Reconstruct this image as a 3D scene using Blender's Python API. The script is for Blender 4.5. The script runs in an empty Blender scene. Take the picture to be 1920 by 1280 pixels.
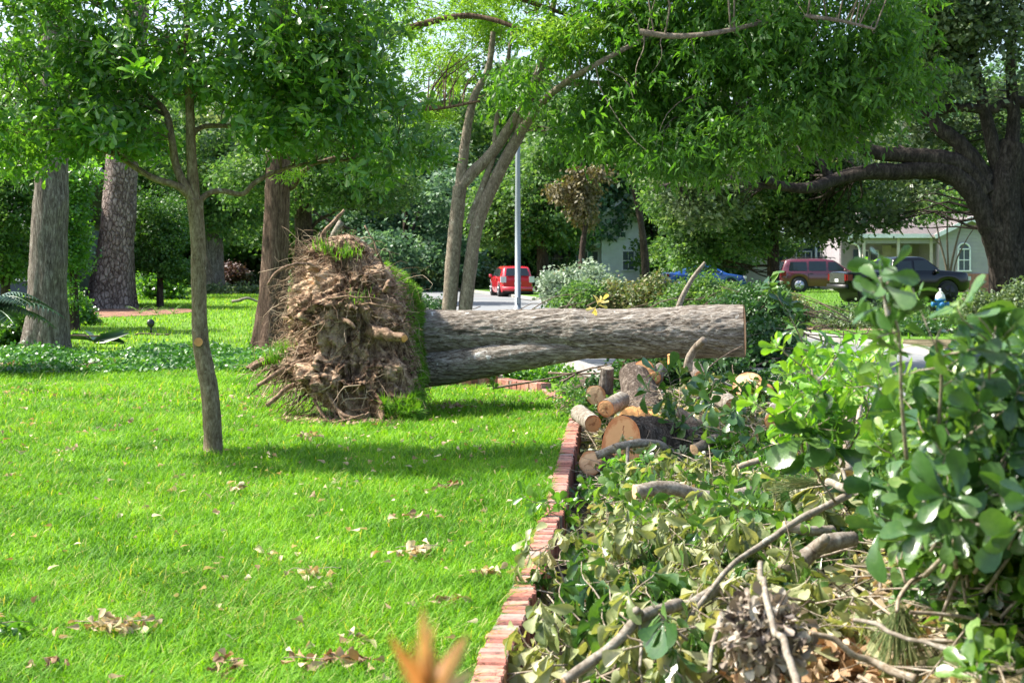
import bpy, math, random
import numpy as np
from mathutils import Vector, Matrix

# ------------------------------------------------------------------ camera, world, sun
SC = bpy.context.scene
COL = SC.collection
R = math.radians
CAMH = 1.6; FPX = 2667.0; HOR = 490.0
cam_d = bpy.data.cameras.new('camera'); cam = bpy.data.objects.new('camera', cam_d); COL.objects.link(cam)
cam.location = (0, 0, CAMH); cam.rotation_euler = (R(90), 0, 0)
cam_d.sensor_width = 36; cam_d.lens = FPX/1920*36; cam_d.shift_y = -(640-HOR)/1920
cam_d.clip_start = 0.1; cam_d.clip_end = 2000
cam_d.dof.use_dof = True; cam_d.dof.focus_distance = 13.5; cam_d.dof.aperture_fstop = 6.3
SC.camera = cam
SUN_EL = R(50); SUN_AZ = R(281)            # azimuth clockwise from +Y; the sun stands to the left, a little to the camera's side
world = bpy.data.worlds.new('World'); SC.world = world; world.use_nodes = True
wn = world.node_tree.nodes; wl = world.node_tree.links
sky = wn.new('ShaderNodeTexSky'); sky.sky_type = 'NISHITA'; sky.sun_disc = False
sky.sun_elevation = SUN_EL; sky.sun_rotation = SUN_AZ; sky.air_density = 1.0; sky.dust_density = 3.0; sky.ozone_density = 1.0
wl.new(sky.outputs[0], wn['Background'].inputs[0]); wn['Background'].inputs[1].default_value = 0.15
sd = bpy.data.lights.new('sun', 'SUN'); sun = bpy.data.objects.new('sun', sd); COL.objects.link(sun)
sd.energy = 5.0; sd.angle = R(0.6); sd.color = (1.0, 0.95, 0.86)
sdir = Vector((math.sin(SUN_AZ)*math.cos(SUN_EL), math.cos(SUN_AZ)*math.cos(SUN_EL), math.sin(SUN_EL)))
sun.rotation_euler = (-sdir).to_track_quat('-Z', 'Y').to_euler(); sun.location = (-30, 0, 40)
SC.view_settings.view_transform = 'Standard'; SC.view_settings.look = 'None'
SC.view_settings.exposure = 1.25; SC.view_settings.gamma = 1
SC.cycles.use_denoising = True; SC.cycles.max_bounces = 6; SC.cycles.diffuse_bounces = 4
SC.cycles.glossy_bounces = 2; SC.cycles.transmission_bounces = 3; SC.cycles.caustics_reflective = False; SC.cycles.caustics_refractive = False

def at(px, py, Y):                       # a pixel of the photograph, at distance Y
    return np.array(((px-960)/FPX*Y, Y, CAMH-(py-HOR)/FPX*Y))
def gd(py, z=0.0):                       # distance of the ground seen at row py
    return (CAMH-z)*FPX/(py-HOR)
def gp(px, py, z=0.0):
    return at(px, py, gd(py, z))

# ------------------------------------------------------------------ noise
def _h(x, y, z, s):
    h = (x*374761393 + y*668265263 + z*1440662683 + s*974711) & 0xffffffff
    h = ((h ^ (h >> 13))*1274126177) & 0xffffffff
    h = ((h ^ (h >> 15))*2246822519) & 0xffffffff
    return (h ^ (h >> 16))/4294967295.0
def vn(P, s=0):
    P = np.asarray(P, float); i = np.floor(P).astype(np.int64); f = P-i; f = f*f*(3-2*f)
    x, y, z = i[..., 0], i[..., 1], i[..., 2]; fx, fy, fz = f[..., 0], f[..., 1], f[..., 2]
    def L(a, b, t): return a+(b-a)*t
    return L(L(L(_h(x,y,z,s), _h(x+1,y,z,s), fx), L(_h(x,y+1,z,s), _h(x+1,y+1,z,s), fx), fy),
             L(L(_h(x,y,z+1,s), _h(x+1,y,z+1,s), fx), L(_h(x,y+1,z+1,s), _h(x+1,y+1,z+1,s), fx), fy), fz)*2-1
def fbm(P, o=4, s=0):
    P = np.asarray(P, float); a = 1.0; r = 0
    for k in range(o):
        r = r+a*vn(P*2**k, s+k); a *= .5
    return r
def nrm(v):
    v = np.asarray(v, float); return v/np.maximum(np.linalg.norm(v, axis=-1, keepdims=True), 1e-9)

# ------------------------------------------------------------------ geometry collector
class Geo:
    def __init__(s): s.V = []; s.F = {3: [], 4: []}; s.Rn = {3: [], 4: []}; s.n = 0; s.N = []
    def add(s, V, F, rnd=0.5):
        V = np.asarray(V, float).reshape(-1, 3)
        for f in (F if isinstance(F, list) and len(F) and isinstance(F[0], np.ndarray) else [np.asarray(F)]):
            if len(f) == 0: continue
            k = f.shape[1]; s.F[k].append(f+s.n)
            s.Rn[k].append(np.broadcast_to(np.asarray(rnd, float), (len(f),)) if np.ndim(rnd) == 0 or len(rnd) == len(f) else np.repeat(rnd, len(f)//len(rnd)))
        s.V.append(V); s.n += len(V)
    def ngon(s, V, rnd=.5):                # fan for a convex outline
        V = np.asarray(V, float); c = V.mean(0); n = len(V)
        F = np.array([[n, i, (i+1) % n] for i in range(n)])
        s.add(np.vstack([V, c]), F, rnd)
    def box(s, c, h, rot=None, rnd=.5, taper=1.0):
        c = np.asarray(c, float); hx, hy, hz = h
        v = np.array([[x*hx*(taper if z > 0 else 1), y*hy*(taper if z > 0 else 1), z*hz] for z in (-1, 1) for x, y in ((-1,-1),(1,-1),(1,1),(-1,1))])
        if rot is not None: v = v@np.array(rot).T
        s.add(v+c, np.array([[3,2,1,0],[4,5,6,7],[0,1,5,4],[1,2,6,5],[2,3,7,6],[3,0,4,7]]), rnd)
    def tube(s, P, r, seg=6, cap=True, rnd=.5, fn=None, up=None):
        P = np.asarray(P, float); n = len(P); r = np.broadcast_to(np.asarray(r, float), (n,))
        T = nrm(np.gradient(P, axis=0)); u = np.array(up if up is not None else (0, 0, 1.0))
        if abs(T[0]@u) > .9: u = np.array((0, 1.0, 0))
        U = np.zeros((n, 3)); x = nrm(u-T[0]*(u@T[0])); U[0] = x
        for i in range(1, n):
            x = x-T[i]*(x@T[i]); x = x/max(np.linalg.norm(x), 1e-9); U[i] = x
        W = np.cross(T, U); a = np.linspace(0, 2*math.pi, seg, endpoint=False)
        D = U[:, None]*np.cos(a)[None, :, None]+W[:, None]*np.sin(a)[None, :, None]
        rr = r[:, None]*np.ones(seg)[None]
        if fn is not None: rr = rr*fn(P[:, None]+D*r[:, None, None], a[None, :]+0*rr, np.linspace(0, 1, n)[:, None]+0*rr)
        V = (P[:, None]+D*rr[..., None]).reshape(-1, 3)
        i = np.arange(n-1)[:, None]*seg; j = np.arange(seg)[None]; j2 = (j+1) % seg
        F = np.stack([i+j, i+j2, i+seg+j2, i+seg+j], -1).reshape(-1, 4)
        fs = [F]; V = list(V)
        if cap and seg >= 3:
            V += [P[0], P[-1]]; b = (n-1)*seg; m = n*seg
            fs.append(np.array([[m, (k+1) % seg, k] for k in range(seg)]+[[m+1, b+k, b+(k+1) % seg] for k in range(seg)]))
        s.add(np.array(V), fs, rnd)
    def tubes(s, P, r, seg=3, rnd=.5):     # many thin tubes at once: P (m,n,3), r (m,n) or (n,)
        P = np.asarray(P, float); m, n, _ = P.shape; r = np.broadcast_to(r, (m, n))
        T = nrm(np.gradient(P, axis=1)); u = np.where(np.abs(T[..., 2:3]) > .8, np.array((1.0, 0, 0)), np.array((0, 0, 1.0)))
        U = nrm(np.cross(T, u)); W = np.cross(T, U); a = np.linspace(0, 2*math.pi, seg, endpoint=False)
        D = U[:, :, None]*np.cos(a)[:, None]+W[:, :, None]*np.sin(a)[:, None]
        V = (P[:, :, None]+D*r[:, :, None, None]).reshape(-1, 3)
        i = np.arange(n-1)[:, None]*seg; j = np.arange(seg)[None]; j2 = (j+1) % seg
        F = np.stack([i+j, i+j2, i+seg+j2, i+seg+j], -1).reshape(-1, 4)
        FF = (F[None]+(np.arange(m)*n*seg)[:, None, None]).reshape(-1, 4)
        s.add(V, FF, np.repeat(np.broadcast_to(rnd, (m,)), len(F)))
    def leaves(s, tpl, pos, d, nn, size, rnd=None, wide=1.0):
        TV, TF = tpl; pos = np.asarray(pos); m = len(pos)
        if m == 0: return
        d = nrm(d); x = nrm(np.cross(d, nn)); z = np.cross(x, d)
        sz = np.broadcast_to(size, (m,))[:, None, None]
        wd = np.broadcast_to(wide, (m,))[:, None]
        V = pos[:, None]+sz*((TV[None, :, 0]*wd)[..., None]*x[:, None]+TV[None, :, 1:2]*d[:, None]+TV[None, :, 2:3]*z[:, None])
        k = len(TV); F = (TF[None]+(np.arange(m)*k)[:, None, None]).reshape(-1, TF.shape[1])
        if rnd is None: rnd = np.random.rand(m)
        s.add(V.reshape(-1, 3), F, np.repeat(rnd, len(TF)))
    def mesh(s, name, smooth=True):
        me = bpy.data.meshes.new(name)
        V = np.vstack(s.V) if s.V else np.zeros((0, 3)); me.vertices.add(len(V)); me.vertices.foreach_set('co', V.astype(np.float32).ravel())
        L = []; tot = []; rn = []
        for k in (3, 4):
            if s.F[k]:
                f = np.vstack(s.F[k]); L.append(f.ravel()); tot.append(np.full(len(f), k)); rn.append(np.concatenate(s.Rn[k]))
        for poly in s.N:
            L.append(np.array(poly)); tot.append(np.array([len(poly)])); rn.append(np.array([.5]))
        L = np.concatenate(L); tot = np.concatenate(tot); rn = np.concatenate(rn)
        me.loops.add(len(L)); me.loops.foreach_set('vertex_index', L.astype(np.int32))
        me.polygons.add(len(tot)); st = np.concatenate([[0], np.cumsum(tot)[:-1]])
        me.polygons.foreach_set('loop_start', st.astype(np.int32))
        try: me.polygons.foreach_set('loop_total', tot.astype(np.int32))
        except Exception: pass
        me.polygons.foreach_set('use_smooth', np.full(len(tot), bool(smooth)))
        at_ = me.attributes.new('rnd', 'FLOAT', 'FACE'); at_.data.foreach_set('value', rn.astype(np.float32))
        me.update(calc_edges=True)
        return me
    def build(s, name, mat, parent=None, smooth=True):
        me = s.mesh(name, smooth); me.materials.append(mat)
        o = bpy.data.objects.new(name, me); COL.objects.link(o)
        if parent is not None: o.parent = parent
        return o
def tag(o, label=None, cat=None, group=None, kind=None):
    if label: o['label'] = label
    if cat: o['category'] = cat
    if group: o['group'] = group
    if kind: o['kind'] = kind
    return o
def thing(name, label, cat, group=None, loc=(0, 0, 0), rz=0.0):
    o = bpy.data.objects.new(name, None); COL.objects.link(o); o.location = loc; o.rotation_euler = (0, 0, rz)
    return tag(o, label, cat, group)
def copy_tree(o, parent=None):
    c = o.copy(); COL.objects.link(c)
    if parent is not None: c.parent = parent
    for ch in list(o.children): copy_tree(ch, c)
    return c

# ------------------------------------------------------------------ materials
def newmat(name):
    m = bpy.data.materials.new(name); m.use_nodes = True; nt = m.node_tree
    return m, nt, nt.nodes['Principled BSDF'], nt.nodes['Material Output']
def ramp(nt, cols, fac, pos=None):
    r = nt.nodes.new('ShaderNodeValToRGB'); e = r.color_ramp.elements
    n = len(cols)
    for i, c in enumerate(cols):
        p = pos[i] if pos else i/(n-1)
        el = e[i] if i < 2 else e.new(p)
        el.position = p; el.color = (*c, 1)
    nt.links.new(fac, r.inputs[0]); return r.outputs[0]
def noise(nt, scale, detail=4, rough=.55, vec=None, dist=0.0, coord='Object'):
    n = nt.nodes.new('ShaderNodeTexNoise'); n.inputs['Scale'].default_value = scale; n.inputs['Detail'].default_value = detail
    n.inputs['Roughness'].default_value = rough; n.inputs['Distortion'].default_value = dist
    if vec is None:
        tc = nt.nodes.new('ShaderNodeTexCoord'); vec = tc.outputs[coord]
    nt.links.new(vec, n.inputs['Vector']); return n.outputs['Fac']
def mapping(nt, scale, rot=(0, 0, 0)):
    tc = nt.nodes.new('ShaderNodeTexCoord'); mp = nt.nodes.new('ShaderNodeMapping')
    mp.inputs['Scale'].default_value = scale; mp.inputs['Rotation'].default_value = rot
    nt.links.new(tc.outputs['Object'], mp.inputs['Vector']); return mp.outputs['Vector']
def bump(nt, h, bs, strength=.6, dist=.01):
    b = nt.nodes.new('ShaderNodeBump'); b.inputs['Strength'].default_value = strength; b.inputs['Distance'].default_value = dist
    nt.links.new(h, b.inputs['Height']); nt.links.new(b.outputs[0], bs.inputs['Normal']); return b
def plain(name, c, rough=.6, metal=0.0, var=.12, sc=6.0, bmp=0.0, coat=0.0):
    m, nt, bs, out = newmat(name)
    f = noise(nt, sc); lo = tuple(max(0, x*(1-var)) for x in c); hi = tuple(min(1, x*(1+var)) for x in c)
    nt.links.new(ramp(nt, [lo, hi], f, [.3, .7]), bs.inputs['Base Color'])
    bs.inputs['Roughness'].default_value = rough; bs.inputs['Metallic'].default_value = metal
    if coat: bs.inputs['Coat Weight'].default_value = coat; bs.inputs['Coat Roughness'].default_value = .05
    if bmp: bump(nt, noise(nt, sc*6), bs, bmp, .01)
    return m
def leafmat(name, cols, trans=.35, tcol=None, rough=.42, spec=.5, pos=None):
    m, nt, bs, out = newmat(name)
    a = nt.nodes.new('ShaderNodeAttribute'); a.attribute_name = 'rnd'; fa = a.outputs['Fac']
    if name in ('fresh_leaf', 'bush_leaf', 'wilted_leaf', 'dry_leaf', 'lime_leaf', 'dead_leaf', 'brown_leaf'):
        n_ = noise(nt, 45, 4, .7); q_ = nt.nodes.new('ShaderNodeMath'); q_.operation = 'MULTIPLY_ADD'; nt.links.new(n_, q_.inputs[0]); q_.inputs[1].default_value = .7
        s_ = nt.nodes.new('ShaderNodeMath'); s_.operation = 'SUBTRACT'; nt.links.new(fa, s_.inputs[0]); s_.inputs[1].default_value = .35; nt.links.new(s_.outputs[0], q_.inputs[2]); fa = q_.outputs[0]; bump(nt, n_, bs, .35, .004)
    c = ramp(nt, cols, fa, pos)
    nt.links.new(c, bs.inputs['Base Color']); bs.inputs['Roughness'].default_value = rough
    bs.inputs['Specular IOR Level'].default_value = spec
    t = nt.nodes.new('ShaderNodeBsdfTranslucent'); mx = nt.nodes.new('ShaderNodeMixShader'); mx.inputs[0].default_value = trans
    mc = nt.nodes.new('ShaderNodeMix'); mc.data_type = 'RGBA'; mc.blend_type = 'MULTIPLY'; mc.inputs[0].default_value = 1
    nt.links.new(c, mc.inputs[6]); mc.inputs[7].default_value = (*(tcol or (1.9, 1.9, .7)), 1); mc.clamp_result = False
    nt.links.new(mc.outputs[2], t.inputs[0])
    nt.links.new(bs.outputs[0], mx.inputs[1]); nt.links.new(t.outputs[0], mx.inputs[2]); nt.links.new(mx.outputs[0], out.inputs[0])
    return m
def bark(name, cols, scale=(9, 9, 1.6), rough=.9, bs_=.9, dist=.02, lichen=None, lam=.62, plates=False):
    m, nt, bs, out = newmat(name)
    v = mapping(nt, scale); f1 = noise(nt, 1.0, 8, .68, v, 1.2); f2 = noise(nt, 3.4, 6, .7, v, .4)
    ad = nt.nodes.new('ShaderNodeMix'); ad.inputs[0].default_value = .45; nt.links.new(f1, ad.inputs[2]); nt.links.new(f2, ad.inputs[3]); f = ad.outputs[0]
    col = ramp(nt, cols, f, [.38+.24*i/(len(cols)-1) for i in range(len(cols))])
    h = f
    if plates:
        vo = nt.nodes.new('ShaderNodeTexVoronoi'); vo.feature = 'DISTANCE_TO_EDGE'; vo.inputs['Scale'].default_value = 2.2
        wv = nt.nodes.new('ShaderNodeMix'); wv.data_type = 'VECTOR'; wv.inputs[0].default_value = .3
        nz = nt.nodes.new('ShaderNodeTexNoise'); nz.inputs['Scale'].default_value = 3
        nt.links.new(v, nz.inputs['Vector']); nt.links.new(v, wv.inputs[4]); nt.links.new(nz.outputs['Color'], wv.inputs[5])
        nt.links.new(wv.outputs[1], vo.inputs['Vector'])
        k = ramp(nt, [(.38, .36, .35), (1, 1, 1)], vo.outputs['Distance'], [.0, .16])
        mm = nt.nodes.new('ShaderNodeMix'); mm.data_type = 'RGBA'; mm.blend_type = 'MULTIPLY'; mm.inputs[0].default_value = 1
        nt.links.new(col, mm.inputs[6]); nt.links.new(k, mm.inputs[7]); col = mm.outputs[2]; h = k
    if lichen:
        l = noise(nt, 7.0, 5, .7, mapping(nt, (1, 1, 1))); lf = ramp(nt, [(0, 0, 0), (1, 1, 1)], l, [lam, lam+.07])
        mm = nt.nodes.new('ShaderNodeMix'); mm.data_type = 'RGBA'; nt.links.new(lf, mm.inputs[0])
        nt.links.new(col, mm.inputs[6]); mm.inputs[7].default_value = (*lichen, 1); col = mm.outputs[2]
    nt.links.new(col, bs.inputs['Base Color']); bs.inputs['Roughness'].default_value = rough; bs.inputs['Specular IOR Level'].default_value = .2
    b = bump(nt, h, bs, bs_, dist)
    return m
def woodend(name, core, mid, rim, centre=(0, 0, 0)):
    m, nt, bs, out = newmat(name)
    a = nt.nodes.new('ShaderNodeAttribute'); a.attribute_name = 'rnd'
    w = nt.nodes.new('ShaderNodeMath'); w.operation = 'MULTIPLY_ADD'; n = noise(nt, 9, 5, .6)
    nt.links.new(n, w.inputs[0]); w.inputs[1].default_value = 1.0; 
    s = nt.nodes.new('ShaderNodeMath'); s.operation = 'SUBTRACT'; nt.links.new(a.outputs['Fac'], s.inputs[0]); s.inputs[1].default_value = .5
    nt.links.new(s.outputs[0], w.inputs[2])
    nt.links.new(ramp(nt, [core, mid, mid, rim], w.outputs[0], [.0, .22, .75, .95]), bs.inputs['Base Color'])
    bs.inputs['Roughness'].default_value = .8
    bump(nt, noise(nt, 60, 3), bs, .4, .004); return m

M = {}
M['grass'] = leafmat('grass_blade', [(.05, .15, .008), (.14, .34, .016), (.28, .48, .035), (.44, .44, .16)], .4, (1.6, 1.5, .3), .55, .22, [0, .45, .9, 1])
M['grass_dark'] = leafmat('turf_blade', [(.05, .14, .01), (.11, .26, .02), (.2, .36, .04)], .4, (1.6, 1.7, .6), .55, .3)
M['oak_leaf'] = leafmat('oak_leaf', [(.03, .1, .02), (.075, .18, .034), (.14, .27, .05), (.24, .36, .08)], .45, (1.9, 2.0, .5), .3, .6, [0, .5, .88, 1])
M['elm_leaf'] = leafmat('elm_leaf', [(.03, .09, .016), (.065, .165, .024), (.13, .26, .04)], .45, (2.0, 2.1, .5), .45, .4)
M['cypress_leaf'] = leafmat('cypress_leaf', [(.1, .22, .025), (.18, .33, .035), (.3, .43, .08)], .4, (1.6, 1.7, .5), .6, .2)
M['far_leaf'] = leafmat('far_leaf', [(.025, .075, .02), (.075, .155, .042), (.18, .27, .08)], .4, (1.7, 1.8, .8), .5, .35)
M['far_leaf_blue_haze'] = leafmat('far_leaf_blue_haze', [(.035, .085, .05), (.09, .18, .1), (.2, .3, .18)], .3, (1.5, 1.6, .9), .5, .4)  # haze put into the colour: lightened bluish leaves for far crowns
M['far_leaf_grey'] = leafmat('far_leaf_grey', [(.035, .07, .028), (.09, .145, .06), (.23, .29, .14)], .3, (1.5, 1.5, .8), .45, .5)
M['fresh_leaf'] = leafmat('fresh_leaf', [(.022, .065, .018), (.05, .12, .03), (.11, .2, .05), (.22, .3, .1)], .25, (1.9, 2.0, .6), .25, .65, [0, .45, .85, 1])
M['wilt_leaf'] = leafmat('wilted_leaf', [(.07, .11, .03), (.19, .24, .085), (.38, .39, .2), (.56, .5, .34)], .3, (1.6, 1.5, .6), .4, .45, [0, .35, .7, 1])
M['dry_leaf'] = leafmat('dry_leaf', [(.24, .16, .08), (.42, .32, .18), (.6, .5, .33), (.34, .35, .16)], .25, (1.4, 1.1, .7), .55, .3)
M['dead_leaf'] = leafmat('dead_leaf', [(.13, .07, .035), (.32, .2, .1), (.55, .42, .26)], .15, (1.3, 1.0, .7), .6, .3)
M['grey_leaf'] = leafmat('grey_leaf', [(.08, .06, .05), (.3, .24, .18), (.5, .46, .38)], .15, (1.2, 1.1, .9), .5, .4)
M['brown_leaf'] = leafmat('brown_leaf', [(.25, .12, .05), (.45, .25, .11), (.65, .46, .26)], .35, (1.4, 1.0, .5), .4, .4)
M['yellow_leaf'] = leafmat('yellow_leaf', [(.6, .5, .12), (.8, .7, .3)], .35, (1.2, 1.1, .6), .5)
M['ivy_leaf'] = leafmat('ivy_leaf', [(.02, .08, .015), (.05, .16, .025), (.13, .28, .05), (.3, .4, .14)], .25, (1.8, 1.9, .6), .4, .5, [0, .5, .9, 1])
M['lime_leaf'] = leafmat('lime_leaf', [(.07, .2, .02), (.14, .32, .03), (.3, .45, .06)], .35, (1.7, 1.8, .5), .35, .5)
M['withered_leaf'] = leafmat('withered_leaf', [(.07, .06, .03), (.14, .12, .05), (.22, .19, .09)], .25, (1.4, 1.3, .7), .6)
M['silver_leaf'] = leafmat('silver_leaf', [(.13, .2, .12), (.25, .33, .22), (.4, .46, .36)], .2, (1.3, 1.4, 1.0), .5)
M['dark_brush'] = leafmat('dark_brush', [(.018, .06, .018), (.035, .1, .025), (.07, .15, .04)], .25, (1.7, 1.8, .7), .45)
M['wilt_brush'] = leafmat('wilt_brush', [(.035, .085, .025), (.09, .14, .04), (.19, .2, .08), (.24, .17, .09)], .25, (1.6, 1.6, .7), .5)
M['needle_leaf'] = leafmat('needle_leaf', [(.025, .08, .015), (.05, .13, .02), (.1, .2, .03)], .3, (1.6, 1.7, .6), .5)
M['bush_leaf'] = leafmat('bush_leaf', [(.03, .09, .02), (.08, .17, .03), (.17, .28, .06), (.28, .36, .12)], .32, (1.8, 1.9, .5), .27, .65, [0, .4, .8, 1])
M['olive_leaf'] = leafmat('olive_leaf', [(.06, .1, .025), (.14, .18, .05), (.26, .28, .1), (.36, .32, .16)], .3, (1.7, 1.6, .5), .4, .45, [0, .4, .8, 1])
M['palm_leaf'] = leafmat('palm_leaf', [(.02, .06, .02), (.05, .12, .05), (.12, .2, .1)], .2, (1.5, 1.6, .8), .3, .6)
M['needle'] = leafmat('needle', [(.07, .14, .03), (.16, .22, .07), (.34, .32, .14)], .2, (1.4, 1.4, .7), .5, .3)
M['burgundy_leaf'] = leafmat('burgundy_leaf', [(.03, .02, .02), (.08, .035, .03), (.1, .08, .04)], .2, (1.4, 1.2, .8), .5)
M['bark_log'] = bark('bark_log', [(.028, .022, .017), (.12, .098, .077), (.28, .25, .21), (.5, .475, .44)], (3.5, 30, 30), .92, 1.0, .02, (.6, .6, .57), .63)
M['bark_small'] = bark('bark_young_oak', [(.08, .055, .03), (.17, .13, .08), (.3, .25, .17)], (22, 22, 8), .85, .6, .006, (.36, .34, .26), .6)
M['bark_grey'] = bark('bark_grey_oak', [(.04, .032, .026), (.14, .115, .095), (.33, .3, .26)], (16, 16, 2.6), .95, 1.0, .04, (.42, .42, .38), .66)
M['bark_pine'] = bark('bark_pine', [(.08, .052, .042), (.22, .175, .15), (.36, .31, .28)], (5.2, 5.2, 2.6), .95, 1.0, .05, plates=True)
M['bark_brown'] = bark('bark_brown_oak', [(.03, .018, .012), (.11, .07, .048), (.22, .155, .11)], (16, 16, 2.4), .95, 1.0, .04)
M['bark_elm'] = bark('bark_elm', [(.09, .068, .05), (.18, .145, .11), (.32, .27, .21)], (14, 14, 7), .85, .5, .012, (.42, .38, .32), .62)
M['bark_dark'] = bark('bark_dark', [(.015, .011, .009), (.05, .036, .028), (.12, .09, .07)], (7, 7, 2), .95, 1.0, .05)
M['bark_live'] = bark('bark_live_oak', [(.01, .008, .007), (.034, .027, .022), (.085, .07, .058)], (5, 5, 2), .95, 1.0, .06, (.1, .1, .06), .66)  # bark colour darkened throughout, shadow on the trunk included
M['bark_limb'] = bark('bark_limb', [(.1, .078, .055), (.22, .19, .15), (.36, .33, .28)], (14, 14, 14), .85, .6, .006, (.42, .43, .38), .6)
M['bark_furrow'] = bark('bark_furrow', [(.02, .014, .011), (.09, .068, .052), (.26, .22, .18)], (22, 22, 5), .95, 1.0, .03)
M['twig'] = bark('bark_twig', [(.15, .11, .07), (.27, .22, .16), (.42, .38, .31)], (20, 20, 20), .85, .3, .003)
M['twig_dark'] = bark('bark_dark_twig', [(.05, .035, .025), (.12, .09, .065), (.22, .17, .13)], (20, 20, 20), .85, .3, .003)
M['cut'] = woodend('cut_wood', (.24, .09, .03), (.56, .3, .13), (.42, .15, .05))
M['cut_pale'] = woodend('pale_cut_wood', (.38, .2, .09), (.62, .4, .22), (.4, .18, .07))
M['orange'] = plain('raw_orange_wood', (.62, .3, .1), .8, 0, .35, 9, .6)
M['rootwood'] = bark('root_bark', [(.06, .035, .022), (.2, .13, .085), (.38, .27, .19)], (14, 14, 14), .9, .7, .01)
M['rootthin'] = leafmat('fine_root', [(.03, .017, .011), (.12, .075, .048), (.32, .23, .155), (.6, .48, .35)], .0, (1, 1, 1), .9, .1)
def soilmat():
    m, nt, bs, out = newmat('root_soil')
    n1 = noise(nt, 3.2, 6, .65); n2 = noise(nt, 16, 6, .7)
    mx = nt.nodes.new('ShaderNodeMath'); mx.operation = 'MULTIPLY_ADD'; nt.links.new(n1, mx.inputs[0]); mx.inputs[1].default_value = .55
    m2 = nt.nodes.new('ShaderNodeMath'); m2.operation = 'MULTIPLY'; nt.links.new(n2, m2.inputs[0]); m2.inputs[1].default_value = .45
    nt.links.new(m2.outputs[0], mx.inputs[2])
    nt.links.new(ramp(nt, [(.035, .02, .013), (.14, .085, .053), (.34, .225, .145), (.6, .44, .3), (.5, .25, .09)], mx.outputs[0], [.4, .45, .5, .57, .66]), bs.inputs['Base Color'])
    bs.inputs['Roughness'].default_value = .95; bs.inputs['Specular IOR Level'].default_value = .1
    bump(nt, noise(nt, 34, 6, .75), bs, 1.0, .03); return m
M['soil'] = soilmat()
def groundmat(name, cols, sc=1.2, bmp=.5, sc2=30):
    m, nt, bs, out = newmat(name)
    a = noise(nt, sc, 5, .6); b = noise(nt, sc2, 4, .7)
    x = nt.nodes.new('ShaderNodeMath'); x.operation = 'MULTIPLY_ADD'; nt.links.new(a, x.inputs[0]); x.inputs[1].default_value = .5
    y = nt.nodes.new('ShaderNodeMath'); y.operation = 'MULTIPLY'; nt.links.new(b, y.inputs[0]); y.inputs[1].default_value = .5
    nt.links.new(y.outputs[0], x.inputs[2])
    nt.links.new(ramp(nt, cols, x.outputs[0], [.38+.24*i/(len(cols)-1) for i in range(len(cols))]), bs.inputs['Base Color'])
    bs.inputs['Roughness'].default_value = .95; bs.inputs['Specular IOR Level'].default_value = .15
    bump(nt, b, bs, bmp, .02); return m
M['lawn'] = groundmat('lawn_ground', [(.05, .1, .012), (.1, .2, .02), (.16, .3, .03)], 1.0, .8, 40)
M['lawn_far'] = groundmat('far_lawn', [(.04, .1, .012), (.08, .17, .02), (.12, .23, .03)], .35, .6, 14)
M['dirt'] = groundmat('dirt', [(.035, .026, .018), (.09, .07, .05), (.16, .13, .09)], 1.5, .8, 22)
M['litter'] = groundmat('leaf_litter', [(.03, .028, .015), (.1, .085, .045), (.3, .25, .15)], 2.5, 1, 26)
M['asphalt'] = groundmat('street_concrete', [(.15, .16, .17), (.2, .21, .215), (.25, .25, .25)], .25, .3, 40)
M['drive'] = groundmat('dark_paving', [(.035, .038, .042), (.06, .065, .07), (.1, .1, .1)], 1, .5, 50)
M['sand'] = groundmat('sandy_path', [(.3, .2, .13), (.42, .3, .2), (.5, .38, .26)], .8, .4, 20)
M['kerb'] = groundmat('kerb_concrete', [(.25, .24, .22), (.34, .33, .3), (.42, .4, .37)], 1, .4, 30)
M['mulch'] = groundmat('pine_mulch', [(.1, .045, .03), (.22, .12, .08), (.36, .22, .15)], 2, 1, 24)
M['mortar'] = groundmat('mortar', [(.2, .17, .14), (.3, .26, .22), (.38, .34, .3)], 6, .6, 60)
def brickmat():
    m, nt, bs, out = newmat('brick')
    a = nt.nodes.new('ShaderNodeAttribute'); a.attribute_name = 'rnd'; n = noise(nt, 26, 6, .7)
    c = ramp(nt, [(.18, .065, .05), (.38, .15, .105), (.46, .22, .16), (.34, .19, .16)], a.outputs['Fac'])
    d = ramp(nt, [(.25, .22, .22), (1, 1, 1), (1.25, 1.2, 1.15)], n, [.3, .5, .75])
    mm = nt.nodes.new('ShaderNodeMix'); mm.data_type = 'RGBA'; mm.blend_type = 'MULTIPLY'; mm.inputs[0].default_value = 1
    nt.links.new(c, mm.inputs[6]); nt.links.new(d, mm.inputs[7]); nt.links.new(mm.outputs[2], bs.inputs['Base Color'])
    bs.inputs['Roughness'].default_value = .9; bump(nt, n, bs, .8, .008); return m
M['brick'] = brickmat()

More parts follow.
